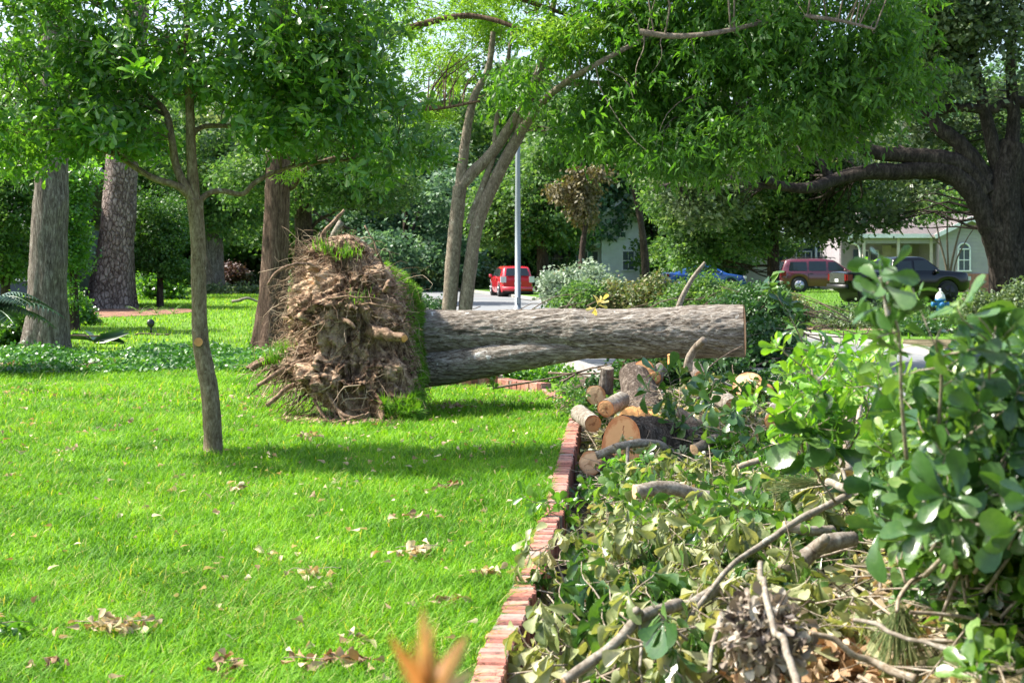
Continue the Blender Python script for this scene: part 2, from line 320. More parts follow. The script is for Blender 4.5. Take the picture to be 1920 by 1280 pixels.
# ------------------------------------------------------------------ leaf shapes
def tpl(prof, curl=.15, fold=.25, twist=0.0):
    V = []; F = []
    for k, (t, w) in enumerate(prof):
        z = -curl*t*t; tw = twist*t
        for sx in (-1, 0, 1): V.append((sx*w*math.cos(tw*sx*0+0), t*(1-.25*curl*t), z+fold*w*(abs(sx))+tw*sx*w))
    for k in range(len(prof)-1):
        b = k*3; F += [[b, b+1, b+4, b+3], [b+1, b+2, b+5, b+4]]
    return np.array(V), np.array(F)
SP = [(0, .02), (.25, .05), (.5, .12), (.72, .21), (.88, .22), (1, .1)]
OAK = [tpl(SP, c, f, t) for c, f, t in ((.1, .2, .1), (.35, .35, -.25), (-.15, .25, .2), (.7, .5, .3))]
WILT = [tpl(SP, c, f, t) for c, f, t in ((.2, 1.1, .5), (.5, 1.6, -.6), (.1, .7, .9))]
OAK_M = [tpl([(0, .02), (.45, .1), (.8, .2), (1, .1)], c, f, t) for c, f, t in ((.15, .2, .1), (.4, .4, -.3), (-.1, .3, .3))]
ELM = [tpl([(0, .03), (.4, .17), (1, .02)], c, .3, t) for c, t in ((.2, .2), (.5, -.3))]
LANCE = [tpl([(0, .03), (.3, .12), (.65, .1), (1, .01)], c, .5, t) for c, t in ((.15, .3), (.4, -.3))]
KITE = (np.array([(0, 0, 0), (.3, .5, .05), (0, 1, -.1), (-.3, .5, .05)], float), np.array([[0, 1, 2, 3]]))
ROUND = (np.array([(0, 0, 0), (.32, .3, .06), (.3, .75, .02), (0, 1, -.1), (-.3, .75, .02), (-.32, .3, .06)], float), np.array([[0, 1, 2, 3], [0, 3, 4, 5]]))
def rdir(rng, n, zs=1.0, zb=0.0):
    d = rng.normal(size=(n, 3)); d[:, 2] = d[:, 2]*zs+zb; return nrm(d)
def scatter(G, tpls, pos, d, nn, size, rnd, wide=1.0):
    m = len(pos); k = np.arange(m) % len(tpls); size = np.broadcast_to(size, (m,)); wide = np.broadcast_to(wide, (m,))
    for i, t in enumerate(tpls):
        q = k == i; G.leaves(t, pos[q], d[q], nn[q], size[q], rnd[q], wide[q])
def rosettes(G, tpls, C, A, rng, k=6, size=.1, open_=.9, hang=0.0, jit=.02, rc=None):
    """k leaves round each shoot tip C with axis A"""
    m = len(C); A = nrm(A); u = nrm(np.cross(A, rng.normal(size=(m, 3)))); w = np.cross(A, u)
    ph = np.arange(k)[None]*2.4+rng.random((m, 1))*6.28+rng.normal(size=(m, k))*.3
    op = open_*(.55+.75*rng.random((m, k)))
    d = A[:, None]*np.cos(op)[..., None]+(u[:, None]*np.cos(ph)[..., None]+w[:, None]*np.sin(ph)[..., None])*np.sin(op)[..., None]
    d = d+np.array((0, 0, -1.0))*hang*(.6+.8*rng.random((m, k)))[..., None]
    nn = A[:, None]+.35*rng.normal(size=(m, k, 3))
    pos = C[:, None]+A[:, None]*(-jit*rng.random((m, k))*3)[..., None]+rng.normal(size=(m, k, 3))*jit*.2
    sz = size*(.5+.75*rng.random((m, k))); wd_ = .7+.55*rng.random((m, k))
    base = rc if rc is not None else rng.random(m)
    rn = np.clip(base[:, None]*.55+.45*rng.random((m, k)), 0, 1)
    scatter(G, tpls, pos.reshape(-1, 3), d.reshape(-1, 3), nn.reshape(-1, 3), sz.ravel(), rn.ravel(), wd_.ravel())
def blobpts(rng, blobs, n, shell=.55, freq=1.2, thr=-.15, seed=0):
    B = np.array(blobs, float); w = (B[:, 3]*B[:, 4]*B[:, 5])**(2/3); w /= w.sum(); out = []
    got = 0
    while got < n:
        k = rng.choice(len(B), n, p=w); d = nrm(rng.normal(size=(n, 3))); r = (shell+(1-shell)*rng.random(n))**.8
        r = np.where(rng.random(n) < .8, r, rng.random(n)**.5)
        p = B[k, :3]+d*r[:, None]*B[k, 3:]
        q = fbm(p*freq, 2, seed) > thr+rng.normal(size=n)*.12
        p = p[q]; out.append(p); got += len(p)
    return np.vstack(out)[:n]
def curve(p0, p1, rng, n=8, sag=.1, wob=.05, up=0.0):
    p0 = np.asarray(p0, float); p1 = np.asarray(p1, float); L = np.linalg.norm(p1-p0); t = np.linspace(0, 1, n)[:, None]
    P = p0+(p1-p0)*t; P = P+np.array((0, 0, 1.0))*up*L*4*t*(1-t)
    off = rng.normal(size=(3, 3))*wob*L
    for k in range(3): P = P+off[k]*np.sin(math.pi*t*(k+1))/(k+1)
    return P
def smooth(pts, n=30):
    pts = np.array(pts, float); d = np.concatenate([[0], np.cumsum(np.linalg.norm(np.diff(pts, axis=0), axis=1))]); d /= d[-1]
    m = len(pts); T = np.zeros_like(pts)
    for i in range(m):
        a, b = max(i-1, 0), min(i+1, m-1); T[i] = (pts[b]-pts[a])/max(d[b]-d[a], 1e-6)
    x = np.linspace(0, 1, n); k = np.clip(np.searchsorted(d, x, side='right')-1, 0, m-2)
    h = (d[k+1]-d[k]); u = ((x-d[k])/h)[:, None]; h = h[:, None]
    return (2*u**3-3*u**2+1)*pts[k]+(u**3-2*u**2+u)*h*T[k]+(-2*u**3+3*u**2)*pts[k+1]+(u**3-u**2)*h*T[k+1]
# ------------------------------------------------------------------ the setting
LOW = -0.2                                    # verge, behind the brick edging; lawn at 0
BP = [(880, 1400), (905, 1290), (945, 1180), (962, 1150), (980, 1100), (990, 1078), (1003, 1035), (1029, 965), (1040, 940), (1058, 870), (1074, 800), (1079, 783)]
BPW = np.array([gp(x, y, .03)[:2] for x, y in BP])
def xb(Y): return np.interp(Y, BPW[:, 1], BPW[:, 0])
def road_l(Y): return np.interp(Y, [-20, 20, 34, 61, 120, 200], [8.5, 1.7, -.9, -6.2, -19, -38])
def road_r(Y): return np.interp(Y, [-20, 20, 29.4, 34.4, 61, 120, 200], [15.5, 8.9, 7.3, 6.45, 1.7, -10, -28])
def sheet(name, poly, z, mat, thick=0.0, kind='structure', div=None):
    G = Geo(); P = np.array([(x, y, z) for x, y in poly]); n = len(P)
    G.V.append(P); G.n = n; G.N.append(list(range(n)))
    if thick:
        Q = P.copy(); Q[:, 2] -= thick
        i = np.arange(n); G.add(np.vstack([P, Q]), np.stack([i, i+n, (i+1) % n+n, (i+1) % n], -1))
    return tag(G.build(name, mat, smooth=False), kind=kind)
sheet('ground', [(-700, -60), (700, -60), (700, 900), (-700, 900)], LOW, M['dirt'])
ys = list(np.linspace(17.6, 200, 30))
lawn_poly = [(-90, -8), (float(xb(4)), -8)]+[(float(x), float(y)) for x, y in BPW]+[(0.55, 17.5)]+[(float(road_l(y))-.25-(1.0 if y < 24 else 0), float(y)) for y in ys]+[(-200, 200)]
sheet('lawn', lawn_poly, 0.0, M['lawn'], .2)
yy = list(np.linspace(-20, 200, 45))
sheet('street', [(float(road_l(y)), y) for y in yy]+[(float(road_r(y)), y) for y in yy[::-1]], -.15, M['asphalt'])
for f, o in ((road_l, -1), (road_r, 1)):
    G = Geo()
    for a, b in zip(yy[:-1], yy[1:]):
        x0, x1 = float(f(a)), float(f(b)); w = .15*o
        V = np.array([(x0, a, -.17), (x0, a, -.02), (x0+w, a, -.02), (x0+w, a, -.19), (x1, b, -.17), (x1, b, -.02), (x1+w, b, -.02), (x1+w, b, -.19)])
        G.add(V, np.array([[0, 4, 5, 1], [1, 5, 6, 2], [2, 6, 7, 3]]))
    tag(G.build('kerb', M['kerb'], smooth=False), kind='structure')
ys2 = [y for y in yy if y >= 30]
sheet('far_lawn', [(float(road_r(y))+.15, y) for y in [30]+ys2]+[(200, 200), (200, 30)], -.04, M['lawn_far'])
sheet('verge', [(float(road_r(y))+.15, y) for y in (-20, 0, 15, 24, 30)]+[(90, 30), (90, -20)], -.045, M['litter'])
sheet('driveway', [(6.6, 34.0), (9.0, 33.8), (9.7, 39.5), (7.2, 40.2)], -.03, M['sand'])
sheet('path', [(6.5, 46.5), (30, 45.0), (30, 46.0), (6.3, 47.6)], -.028, M['sand'])
sheet('mulch_bed', [(-13.2+3.1*math.cos(t), 44.6+4.6*math.sin(t)) for t in np.linspace(0, 6.28, 28)[:-1]], .012, M['mulch'])
sheet('paving', [(float(xb(3.9))+.06, 2.0), (float(xb(3.9))+.06, 3.9), (float(xb(6.2))+.08, 6.2), (2.4, 6.2), (2.4, 2.0)], LOW+.006, M['drive'])

# ------------------------------------------------------------------ brick edging
def brick_run(G, GM, p, q, w, z0, z1, bl=.067, gap=.009, rng=None):
    p = np.array(p); q = np.array(q); L = np.linalg.norm(q-p); d = (q-p)/L; nx = np.array((-d[1], d[0]))
    n = int(L/(bl+gap))
    for i in range(n):
        c = p+d*(i+.5)*(bl+gap); j = rng.normal(size=3)*.0022; th = rng.normal()*.012
        rot = np.array([[d[0]*math.cos(th), nx[0], 0], [d[1], nx[1]*math.cos(th), 0], [0, 0, 1]])
        zt = z1+j[2]*1.6
        # bevelled, worn brick: an 8-corner body with a chamfered top
        hx, hy = bl/2, w/2+j[1]; ch = .007
        V = []
        for (z, a, b) in ((z0, hx, hy), (zt-ch, hx, hy), (zt, hx-ch, hy-ch)):
            for sx, sy in ((-1, -1), (1, -1), (1, 1), (-1, 1)):
                V.append((sx*a+rng.normal()*.0015, sy*b+rng.normal()*.0015, z))
        V = np.array(V)@rot.T; V[:, :2] += c+nx*j[0]*2
        F = []
        for k in (0, 4): F += [[k+a, k+(a+1) % 4, k+4+(a+1) % 4, k+4+a] for a in range(4)]
        F.append([8, 9, 10, 11]); G.add(V, np.array(F), rng.random())
    a = math.atan2(d[1], d[0])
    GM.box(((p+q)/2).tolist()+[(z0+z1)/2-.006], (L/2, w/2-.006, (z1-z0)/2), [[math.cos(a), -math.sin(a), 0], [math.sin(a), math.cos(a), 0], [0, 0, 1]])
rng = np.random.default_rng(3)
be = thing('brick_edging', 'long stepped row of worn red bricks edging the front lawn beside the brush pile', 'edging')
segs = [(0, 5, 0, 0), (5, 7, .012, -.01), (7, 8, .03, -.004), (8, 11, .0, .0)]
for k, (a, b, off, dz) in enumerate(segs):
    G = Geo(); GM = Geo()
    for i in range(a, b): brick_run(G, GM, BPW[i]+(off, 0), BPW[i+1]+(off, 0), .118, LOW-.02, .035+dz, rng=rng)
    o = G.build('brick_course', M['brick'], be, smooth=False); GM.build('mortar', M['mortar'], o, smooth=False)
be2 = thing('brick_edging', 'low red brick edging of the ivy bed behind the fallen trunk', 'edging')
G = Geo(); GM = Geo()
brick_run(G, GM, (-1.35, 18.3), (-.12, 18.25), .16, -.02, .15, .075, rng=rng)
o = G.build('brick_course', M['brick'], be2, smooth=False); GM.build('mortar', M['mortar'], o, smooth=False)
G = Geo(); GM = Geo()
brick_run(G, GM, (-.12, 18.1), (.42, 17.35), .16, -.02, .11, .075, rng=rng)
brick_run(G, GM, (.42, 17.35), (.72, 14.9), .13, -.15, .05, .075, rng=rng)
o = G.build('brick_course', M['brick'], be2, smooth=False); GM.build('mortar', M['mortar'], o, smooth=False)

# ------------------------------------------------------------------ fallen tree: trunk, second stem, cut face, root plate, roots, turf
ft = thing('fallen_tree', 'uprooted oak with a huge root plate and a sawn grey trunk lying across the lawn', 'fallen tree', None, (0, 0, 0))
Lc, Rc = at(775, 629, 15.7), at(1395, 620, 15.1)
P = smooth([Lc+(-.5, .1, .02), Lc, Lc*.67+Rc*.33+(0, 0, .008), Lc*.33+Rc*.67+(0, 0, -.012), Rc], 300)
tt = np.linspace(0, 1, 300)
rad = np.interp(tt, [0, .13, .2, .35, .5, .65, .75, .95, 1], [.34, .30, .28, .268, .268, .268, .27, .285, .28])
def logfn(Q, a, t):
    s = Q*np.array((2.2, 13, 13)); f = fbm(s+fbm(Q*3, 2, 5)[..., None]*.6, 4, 11)
    g = 1+.05*(1-np.abs(f))**2-.04+.03*(1-np.abs(fbm(Q*np.array((5, 34, 34)), 3, 4)))-.02
    k1 = np.exp(-((t-.56)**2)/.00035)*(.02+.03*np.cos(a-1.1)); k2 = np.exp(-((t-.86)**2)/.0006)*(.02+.03*np.cos(a-.9))
    return g+k1+k2+.03*fbm(Q*1.6, 2, 9)
G = Geo(); G.tube(P, rad, 150, False, .5, logfn)
tr = G.build('trunk', M['bark_log'], ft)
# small knots and lichen bumps on it are in the surface; a healed branch scar
G = Geo(); ax = nrm(Rc-Lc)
def disc(G, c, n, r, rng, rings=12, seg=44, wob=.04, dome=.01, ell=1.0, clip=None):
    n = nrm(n); u = nrm(np.cross(n, (0, 0, 1.0) if abs(n[2]) < .9 else (1.0, 0, 0))); w = np.cross(n, u); a = np.linspace(0, 2*math.pi, seg, endpoint=False)
    wb = 1+wob*fbm(np.stack([np.cos(a)*1.3, np.sin(a)*1.3, a*0+rng.random()*9], -1), 3, 3)
    V = [np.array([c+n*dome])]
    for k in range(1, rings+1):
        f = k/rings; rr = r*f*wb
        V.append(c+(u*np.cos(a)[:, None])*rr[:, None]+(w*np.sin(a)[:, None])*rr[:, None]*ell+n*(dome*(1-f**4)+rng.normal(size=(seg, 1))*.0012*(k < rings)))
    V = np.vstack(V); fs = [np.array([[0, 1+j, 1+(j+1) % seg] for j in range(seg)])]; Q = []
    for k in range(rings-1):
        b = 1+k*seg; Q += [[b+j, b+seg+j, b+seg+(j+1) % seg, b+(j+1) % seg] for j in range(seg)]
    rn3 = np.full(seg, .1); rn4 = np.repeat(np.arange(1, rings)/rings, seg)
    for _ in range(3 if r > .04 else 0):
        jc = rng.integers(seg)
        for k in range(int(rings*rng.uniform(.35, .9))-1): rn4[k*seg+(jc+(k//3)) % seg] = -.8
    base = G.n; G.V.append(V); G.n += len(V)
    G.F[3].append(fs[0]+base); G.Rn[3].append(rn3); G.F[4].append(np.array(Q)+base); G.Rn[4].append(rn4)
disc(G, Rc+ax*.004, ax, .282, rng, 9, 60, .03, .015)
G.build('cut_face', M['cut'], ft)
G = Geo()
P2 = smooth([at(760, 694, 15.62), at(830, 688, 15.5), at(920, 674, 15.4), at(1020, 660, 15.32), at(1120, 648, 15.28), at(1200, 640, 15.3)], 160)
r2 = np.interp(np.linspace(0, 1, 160), [0, .15, .4, .7, .9, 1], [.22, .2, .18, .14, .1, .05])
G.tube(P2, r2, 80, False, .5, logfn)
G.build('trunk', M['bark_log'], ft)

# root plate body
zr = np.array([-.12, 0, .18, .40, .52, .66, .9, 1.1, 1.3, 1.45, 1.6, 1.74, 1.84])
xl = np.array([-1.62, -1.72, -1.95, -2.3, -2.42, -2.3, -2.25, -2.2, -2.16, -2.18, -2.16, -2.08, -1.9])
xr = np.array([-1.08, -1.05, -.98, -.95, -.96, -.99, -1.02, -1.05, -1.1, -1.2, -1.48, -1.54, -1.68])
yc = np.array([14.75, 14.8, 14.9, 15.0, 15.1, 15.2, 15.3, 15.35, 15.4, 15.45, 15.5, 15.5, 15.5])
yd = np.array([.55, .65, .78, .85, .85, .8, .85, .85, .8, .75, .6, .45, .2])
NZ, NA = 190, 300
zz = np.linspace(-.12, 1.84, NZ)[:, None]; aa = np.linspace(0, 2*math.pi, NA, endpoint=False)[None]
def it(v): return np.interp(zz, zr, v)
cx = (it(xl)+it(xr))/2; rx = (it(xr)-it(xl))/2
ca, sa = np.cos(aa), np.sin(aa); sq = (np.abs(ca)**3+np.abs(sa)**3)**(-1/3)
bx = cx+rx*ca*sq; by = it(yc)+it(yd)*sa*sq; bz = zz+0*aa
S0 = np.stack([bx, by, bz], -1)
nrml = nrm(np.stack([ca/np.maximum(rx, .05), sa/it(yd), 0*ca+.0*zz], -1)+0)
rgt = np.clip((bx-cx)/rx, -1, 1)
ns = fbm(S0*2.6, 3, 21)*.19+(1-np.abs(fbm(S0*np.array((8, 8, 4.2))+(3, 1, 0), 5, 33)))*.17-.14+(np.abs(fbm(S0*np.array((22, 22, 9)), 5, 8)))*.085-.03+(1-np.abs(fbm(S0*np.array((50, 50, 26)), 3, 2)))*.03-.02
ns *= np.where(rgt > .85, .35, 1.0)
S = S0+nrml*ns[..., None]
S[..., 2] += fbm(S0*6+(9, 9, 9), 3, 6)*.05
S[0] = S0[0]; Gr = Geo(); i = np.arange(NZ-1)[:, None]*NA; j = np.arange(NA)[None]; j2 = (j+1) % NA
F = np.stack([i+j, i+j2, i+NA+j2, i+NA+j], -1).reshape(-1, 4)
Vs = S.reshape(-1, 3); top = np.array([Vs[-NA:].mean(0)+(0, 0, .05)]); n0 = len(Vs)
Gr.add(np.vstack([Vs, top]), [F, np.array([[(NZ-1)*NA+k, (NZ-1)*NA+(k+1) % NA, n0] for k in range(NA)])])
plate = Gr.build('root_plate', M['soil'], ft)
# crumbs and clods stuck in it
rng = np.random.default_rng(17)
def on_plate(n, zlo=0, zhi=NZ-1, amin=0, amax=6.283):
    k = rng.integers(zlo, zhi, n); a = rng.uniform(amin, amax, n); jj = (a/6.283*NA).astype(int) % NA
    return S[k, jj], nrml[k, jj]
def clod(G, c, r, rng, rnd=.5):
    u = np.linspace(0, math.pi, 7)[:, None]; v = np.linspace(0, 2*math.pi, 9)[None, :-1]
    D = np.stack([np.sin(u)*np.cos(v), np.sin(u)*np.sin(v), np.cos(u)+0*v], -1)
    V = c+D*r*(1+.45*fbm(D*1.7+rng.random(3)*20, 3, 1))[..., None]*np.array((1, 1, .8)); i = np.arange(6)[:, None]*8; j = np.arange(8)[None]
    G.add(V.reshape(-1, 3), np.stack([i+j, i+8+j, i+8+(j+1) % 8, i+(j+1) % 8], -1).reshape(-1, 4), rnd)
G = Geo(); p, nn_ = on_plate(300)
for q, m_ in zip(p, nn_): clod(G, q+m_*.003, rng.uniform(.008, .026), rng)
tag(G.build('soil_clods', M['soil'], ft), kind='stuff')
# thick roots, each a part
FR = 3*math.pi/2
thick = [((-2.2, 14.75, .62), [(-2.42, 14.7, .6), (-2.6, 14.65, .55), (-2.68, 14.62, .5)], .045),
 ((-2.0, 14.5, .62), [(-2.28, 14.5, .52), (-2.48, 14.45, .4), (-2.58, 14.42, .34)], .038),
 ((-2.0, 14.6, .42), [(-2.28, 14.35, .32), (-2.38, 14.3, .22), (-2.46, 14.28, .16)], .03),
 ((-2.1, 14.8, .7), [(-2.4, 14.7, .62), (-2.6, 14.7, .58), (-2.74, 14.72, .5)], .03),
 ((-1.45, 14.6, .88), [(-1.32, 14.42, .87), (-1.18, 14.32, .85), (-1.08, 14.26, .83)], .07),
 ((-1.85, 14.6, 1.0), [(-1.66, 14.4, 1.0), (-1.58, 14.36, .93)], .03),
 ((-1.85, 14.2, .3), [(-1.7, 14.05, .1), (-1.5, 13.98, .06), (-1.4, 14.0, .12)], .022),
 ((-1.75, 14.1, .16), [(-1.62, 14.0, .0), (-1.5, 13.97, -.01)], .018),
 ((-2.0, 14.3, .2), [(-1.8, 14.06, .02), (-1.62, 13.98, .04), (-1.45, 13.97, .1)], .016),
 ((-1.95, 15.0, 1.7), [(-2.0, 14.95, 1.86), (-1.87, 15.0, 2.03), (-1.78, 15.05, 2.14)], .026),
 ((-1.55, 15.1, 1.3), [(-1.35, 15.0, 1.4), (-1.42, 14.95, 1.7), (-1.55, 15, 1.98)], .012),
 ((-1.65, 14.6, 1.15), [(-1.4, 14.4, 1.17), (-1.22, 14.42, 1.12)], .013),
 ((-1.9, 14.5, 1.22), [(-1.55, 14.36, 1.24), (-1.3, 14.4, 1.2)], .012),
 ((-1.3, 14.6, 1.3), [(-1.25, 14.5, 1.4), (-1.26, 14.45, 1.34)], .03),
 ((-2.0, 14.9, 1.5), [(-2.2, 14.7, 1.58), (-2.4, 14.6, 1.5), (-2.5, 14.55, 1.36)], .02)]
for p0, rest, r in thick:
    G = Geo(); Pn = smooth([p0]+rest, 26); Pn += fbm(Pn*9, 2, int(r*1000))[:, None]*.012
    G.tube(Pn, np.linspace(r, r*.62, 26), 18, True, .5, lambda Q, a, t: 1+.3*fbm(Q*np.array((11, 26, 26)), 4, 4))
    G.build('root', M['rootwood'], ft)
# broken end of the big side root
G = Geo(); disc(G, np.array((-1.075, 14.25, .828)), np.array((.75, -.6, -.1)), .042, rng, 5, 18, .25, .012); G.build('broken_root_end', M['orange'], ft)
# fine roots: one mass of strands
G = Geo()
def strands(n, zlo, zhi, amin, amax, L, dirf, r, seg=7, wob=.12, rc=(0, 1)):
    p, m_ = on_plate(n, zlo, zhi, amin, amax); d = dirf(p, m_, n); Ls = L*(.4+rng.random(n))
    t = np.linspace(0, 1, seg)[None, :, None]; P = p[:, None]-m_[:, None]*.03+d[:, None]*Ls[:, None, None]*t
    for k in (1, 2, 3): P = P+(rng.normal(size=(n, 1, 3))*wob*Ls[:, None, None]/k)*np.sin(k*math.pi*t*rng.uniform(.7, 1.2, (n, 1, 1)))
    P[..., 2] -= (.25*Ls[:, None]*t[..., 0]**2)
    P[..., 2] = np.maximum(P[..., 2], .0)
    rr = r*(.5+rng.random(n))[:, None]*np.linspace(1, .35, seg)[None]
    G.tubes(P, rr, 4, rng.uniform(rc[0], rc[1], n))
hang = lambda p, m_, n: nrm(m_*.25+np.array((0, 0, -1.0))+rng.normal(size=(n, 3))*.35)
outw = lambda p, m_, n: nrm(m_*1.0+rng.normal(size=(n, 3))*.5)
tang = lambda p, m_, n: nrm(m_*.18+rng.normal(size=(n, 3))*np.array((1, .4, 1)))
diag = lambda p, m_, n: nrm(m_*.12+np.array((-.9, -.1, -.55))+rng.normal(size=(n, 3))*.3)
strands(1000, 5, NZ-4, FR-1.9, FR+1.3, .22, tang, .0024, wob=.25, rc=(.15, 1))
strands(800, 10, 170, FR-1.8, FR+1.4, .28, hang, .0026, rc=(.2, 1))
strands(420, 100, NZ-2, FR-2.2, FR+1.2, .2, outw, .0022, wob=.3, rc=(0, .6))
strands(130, 30, 110, FR-1.9, FR+.5, .3, diag, .006, wob=.12, rc=(.1, .9))
strands(420, 60, NZ-2, FR-2.5, FR-.9, .36, outw, .0024, wob=.24, rc=(.2, 1))
strands(260, 120, NZ-2, FR-2.0, FR+1.0, .26, outw, .0028, wob=.25)
strands(70, 35, 75, FR-2.2, FR-.8, .36, diag, .008, wob=.12)
strands(240, 30, 110, FR+.5, FR+1.5, .3, hang, .004, wob=.05, rc=(.1, .7))
tag(G.build('fine_roots', M['rootthin'], ft), kind='stuff')
# turf still growing on the old ground side (faces right) and round the foot
def blades(G, pos, up, length, width, rng, lean=.5, rnd=None, seg=3):
    m = len(pos); a = rng.random(m)*6.283; up = nrm(np.broadcast_to(up, (m, 3)))
    h = nrm(np.cross(up, rng.normal(size=(m, 3)))); side = np.cross(up, h)
    L = length*(.5+.8*rng.random(m)); ln = lean*(.3+rng.random(m)); W = width*(.7+.6*rng.random(m))
    ts = np.linspace(0, 1, seg); V = []
    for t in ts:
        c = pos+up*(L*(t-.28*ln*t*t))[:, None]+h*(L*ln*t*t)[:, None]; w = (W*(1-t**1.7)*.5+.0004)[:, None]
        V += [c-side*w, c+side*w]
    V = np.stack(V, 1); F = np.array([[2*k, 2*k+1, 2*k+3, 2*k+2] for k in range(seg-1)])
    FF = (F[None]+(np.arange(m)*2*seg)[:, None, None]).reshape(-1, 4)
    G.add(V.reshape(-1, 3), FF, np.repeat(rng.random(m) if rnd is None else rnd, seg-1))
G = Geo()
k = rng.integers(2, 160, 14000); a = rng.normal(0, .3, 14000)+.22; jj = (a/6.283*NA).astype(int) % NA
blades(G, S[k, jj], nrml[k, jj]+np.array((.5, -.1, .2)), .075, .009, rng, .7)
k = rng.integers(0, 34, 3200); a = rng.uniform(-1.25, -.2, 3200); jj = (a/6.283*NA).astype(int) % NA
blades(G, S[k, jj], nrml[k, jj]+np.array((.3, -.2, .5)), .12, .008, rng, .8)
for c_, n_ in (((-1.98, 14.9, 1.72), 60), ((-1.72, 14.85, 1.66), 90), ((-2.45, 14.6, .58), 160), ((-2.35, 14.7, .66), 120), ((-1.55, 14.5, 1.2), 30)):
    blades(G, np.array(c_)+rng.normal(size=(n_, 3))*(.07, .05, .03), np.array((-.1, -.3, 1.0)), .13, .007, rng, .8)
turf = tag(G.build('turf', M['grass_dark'], ft), kind='stuff')
# loose soil round the foot
G = Geo()
for _ in range(420):
    x = rng.uniform(-2.35, -1.05); y = 14.12+.55*max(0, -1.75-x)+rng.normal()*.13; clod(G, np.array((x, y, .015)), rng.uniform(.01, .035), rng)
tag(G.build('loose_soil', M['soil']), 'loose brown soil crumbled onto the grass at the foot of the root plate', 'soil', None, 'stuff')

# ------------------------------------------------------------------ sawn logs
def cutlog(name, label, face, back, r0, r1, mat='bark_grey', end='cut', ell=1.0, seg=40, nr=40, amp=.05, fn=None, tilt=None, bend=0.0, group=None, rot=0):
    face = np.array(face, float); back = np.array(back, float); t = thing(name, label, 'log' if 'log' in name else 'branch', group, tuple(((face+back)/2)))
    c0 = (face+back)/2; f, b = face-c0, back-c0; L = np.linalg.norm(b-f); rg = np.random.default_rng(int(abs(face[0])*971+abs(face[2])*777))
    mid = (f+b)/2+np.array((0, 0, 1.0))*bend*L
    P = smooth([f, mid, b], nr); ax = nrm(b-f)
    G = Geo(); G.tube(P, np.linspace(r0, r1, nr), seg, False, .5, lambda Q, a, t_: 1+amp*fbm((Q+c0)*np.array((14, 14, 14))*.6/r0**.3, 3, 5)+amp*.5*fbm((Q+c0)*40, 3, 7)+.05*fbm(np.stack([np.cos(a), np.sin(a), 0*a+face[0]], -1)*1.2, 2, 3))
    G.build('bark', M[mat], t)
    G = Geo(); disc(G, P[0]-nrm(P[1]-P[0])*.002, -(nrm(P[1]-P[0])), r0*.985, rg, 13, seg, .05, .006); G.build('cut_face', M[end], t)
    G = Geo(); disc(G, P[-1]+nrm(P[-1]-P[-2])*.002, nrm(P[-1]-P[-2]), r1*.985, rg, 5, seg, .05, .006); G.build('cut_face', M[end], t)
    return t
cutlog('cut_log', 'largest sawn log, wide pale cut face with dark bark, beside the brick edging', at(1165, 838, 11.4), at(1345, 852, 11.95), .255, .24, 'bark_furrow', 'cut', amp=.07, seg=60)
cutlog('cut_log', 'freshly split orange wood slab behind the largest sawn log', at(1185, 790, 12.15), at(1230, 812, 12.7), .13, .15, 'orange', 'orange', amp=.16)
cutlog('cut_log', 'small round log with dark heart lying on top of the split log', at(1136, 766, 12.4), at(1166, 750, 12.85), .075, .075, 'bark_limb', 'cut')
cutlog('cut_log', 'split log with torn orange end at the corner of the brick edging', at(1112, 794, 12.4), at(1086, 775, 12.8), .075, .08, 'bark_limb', 'cut')
cutlog('cut_log', 'pale beige round log end in the leaves behind the small round log', at(1117, 741, 13.2), at(1118, 745, 13.8), .095, .09, 'bark_brown', 'cut_pale')
cutlog('cut_log', 'upright grey weathered log top just under the fallen trunk', at(1139, 690, 13.7), at(1136, 735, 13.75), .062, .075, 'bark_grey', 'bark_limb')
cutlog('cut_log', 'thick leaning log with deeply furrowed bark under the fallen trunk', at(1190, 700, 13.5), at(1212, 800, 12.9), .15, .21, 'bark_furrow', 'cut', amp=.045, seg=60)
cutlog('cut_log', 'dark log with reddish cut end leaning behind the furrowed log', at(1207, 695, 13.35), at(1225, 708, 14.0), .1, .1, 'bark_grey', 'cut')
cutlog('cut_log', 'round orange log end in shade under the sawn end of the trunk', at(1314, 708, 13.6), at(1304, 690, 14.3), .065, .07, 'bark_grey', 'cut')
cutlog('cut_log', 'log end half hidden behind the leafy shoot under the trunk', at(1228, 708, 13.3), at(1240, 690, 14.0), .06, .06, 'bark_grey', 'cut')
cutlog('cut_log', 'sawn forked stump piece with a bright crescent cut on the log heap', at(1402, 722, 12.3), at(1420, 765, 12.6), .13, .15, 'bark_brown', 'cut_pale', amp=.16)
cutlog('cut_log', 'reddish log end right of the crescent cut stump piece', at(1436, 735, 12.3), at(1446, 748, 12.9), .075, .08, 'bark_brown', 'cut')
cutlog('cut_log', 'smooth grey log lying in front of the crescent cut stump piece', at(1375, 762, 12.0), at(1338, 737, 12.5), .075, .08, 'bark_limb', 'cut')
cutlog('cut_log', 'broken log with splintered reddish end among wilted leaves', at(1448, 790, 10.6), at(1459, 768, 10.9), .06, .07, 'bark_limb', 'cut', amp=.12)
cutlog('cut_log', 'brown log under the pile between the furrowed log and the stump piece', at(1290, 745, 12.9), at(1330, 770, 13.4), .12, .12, 'bark_furrow', 'cut', amp=.1)
cutlog('cut_log', 'short dark log showing a sliver of pale cut at the foot of the pile', at(1108, 868, 11.2), at(1160, 880, 11.7), .1, .12, 'bark_furrow', 'cut_pale')

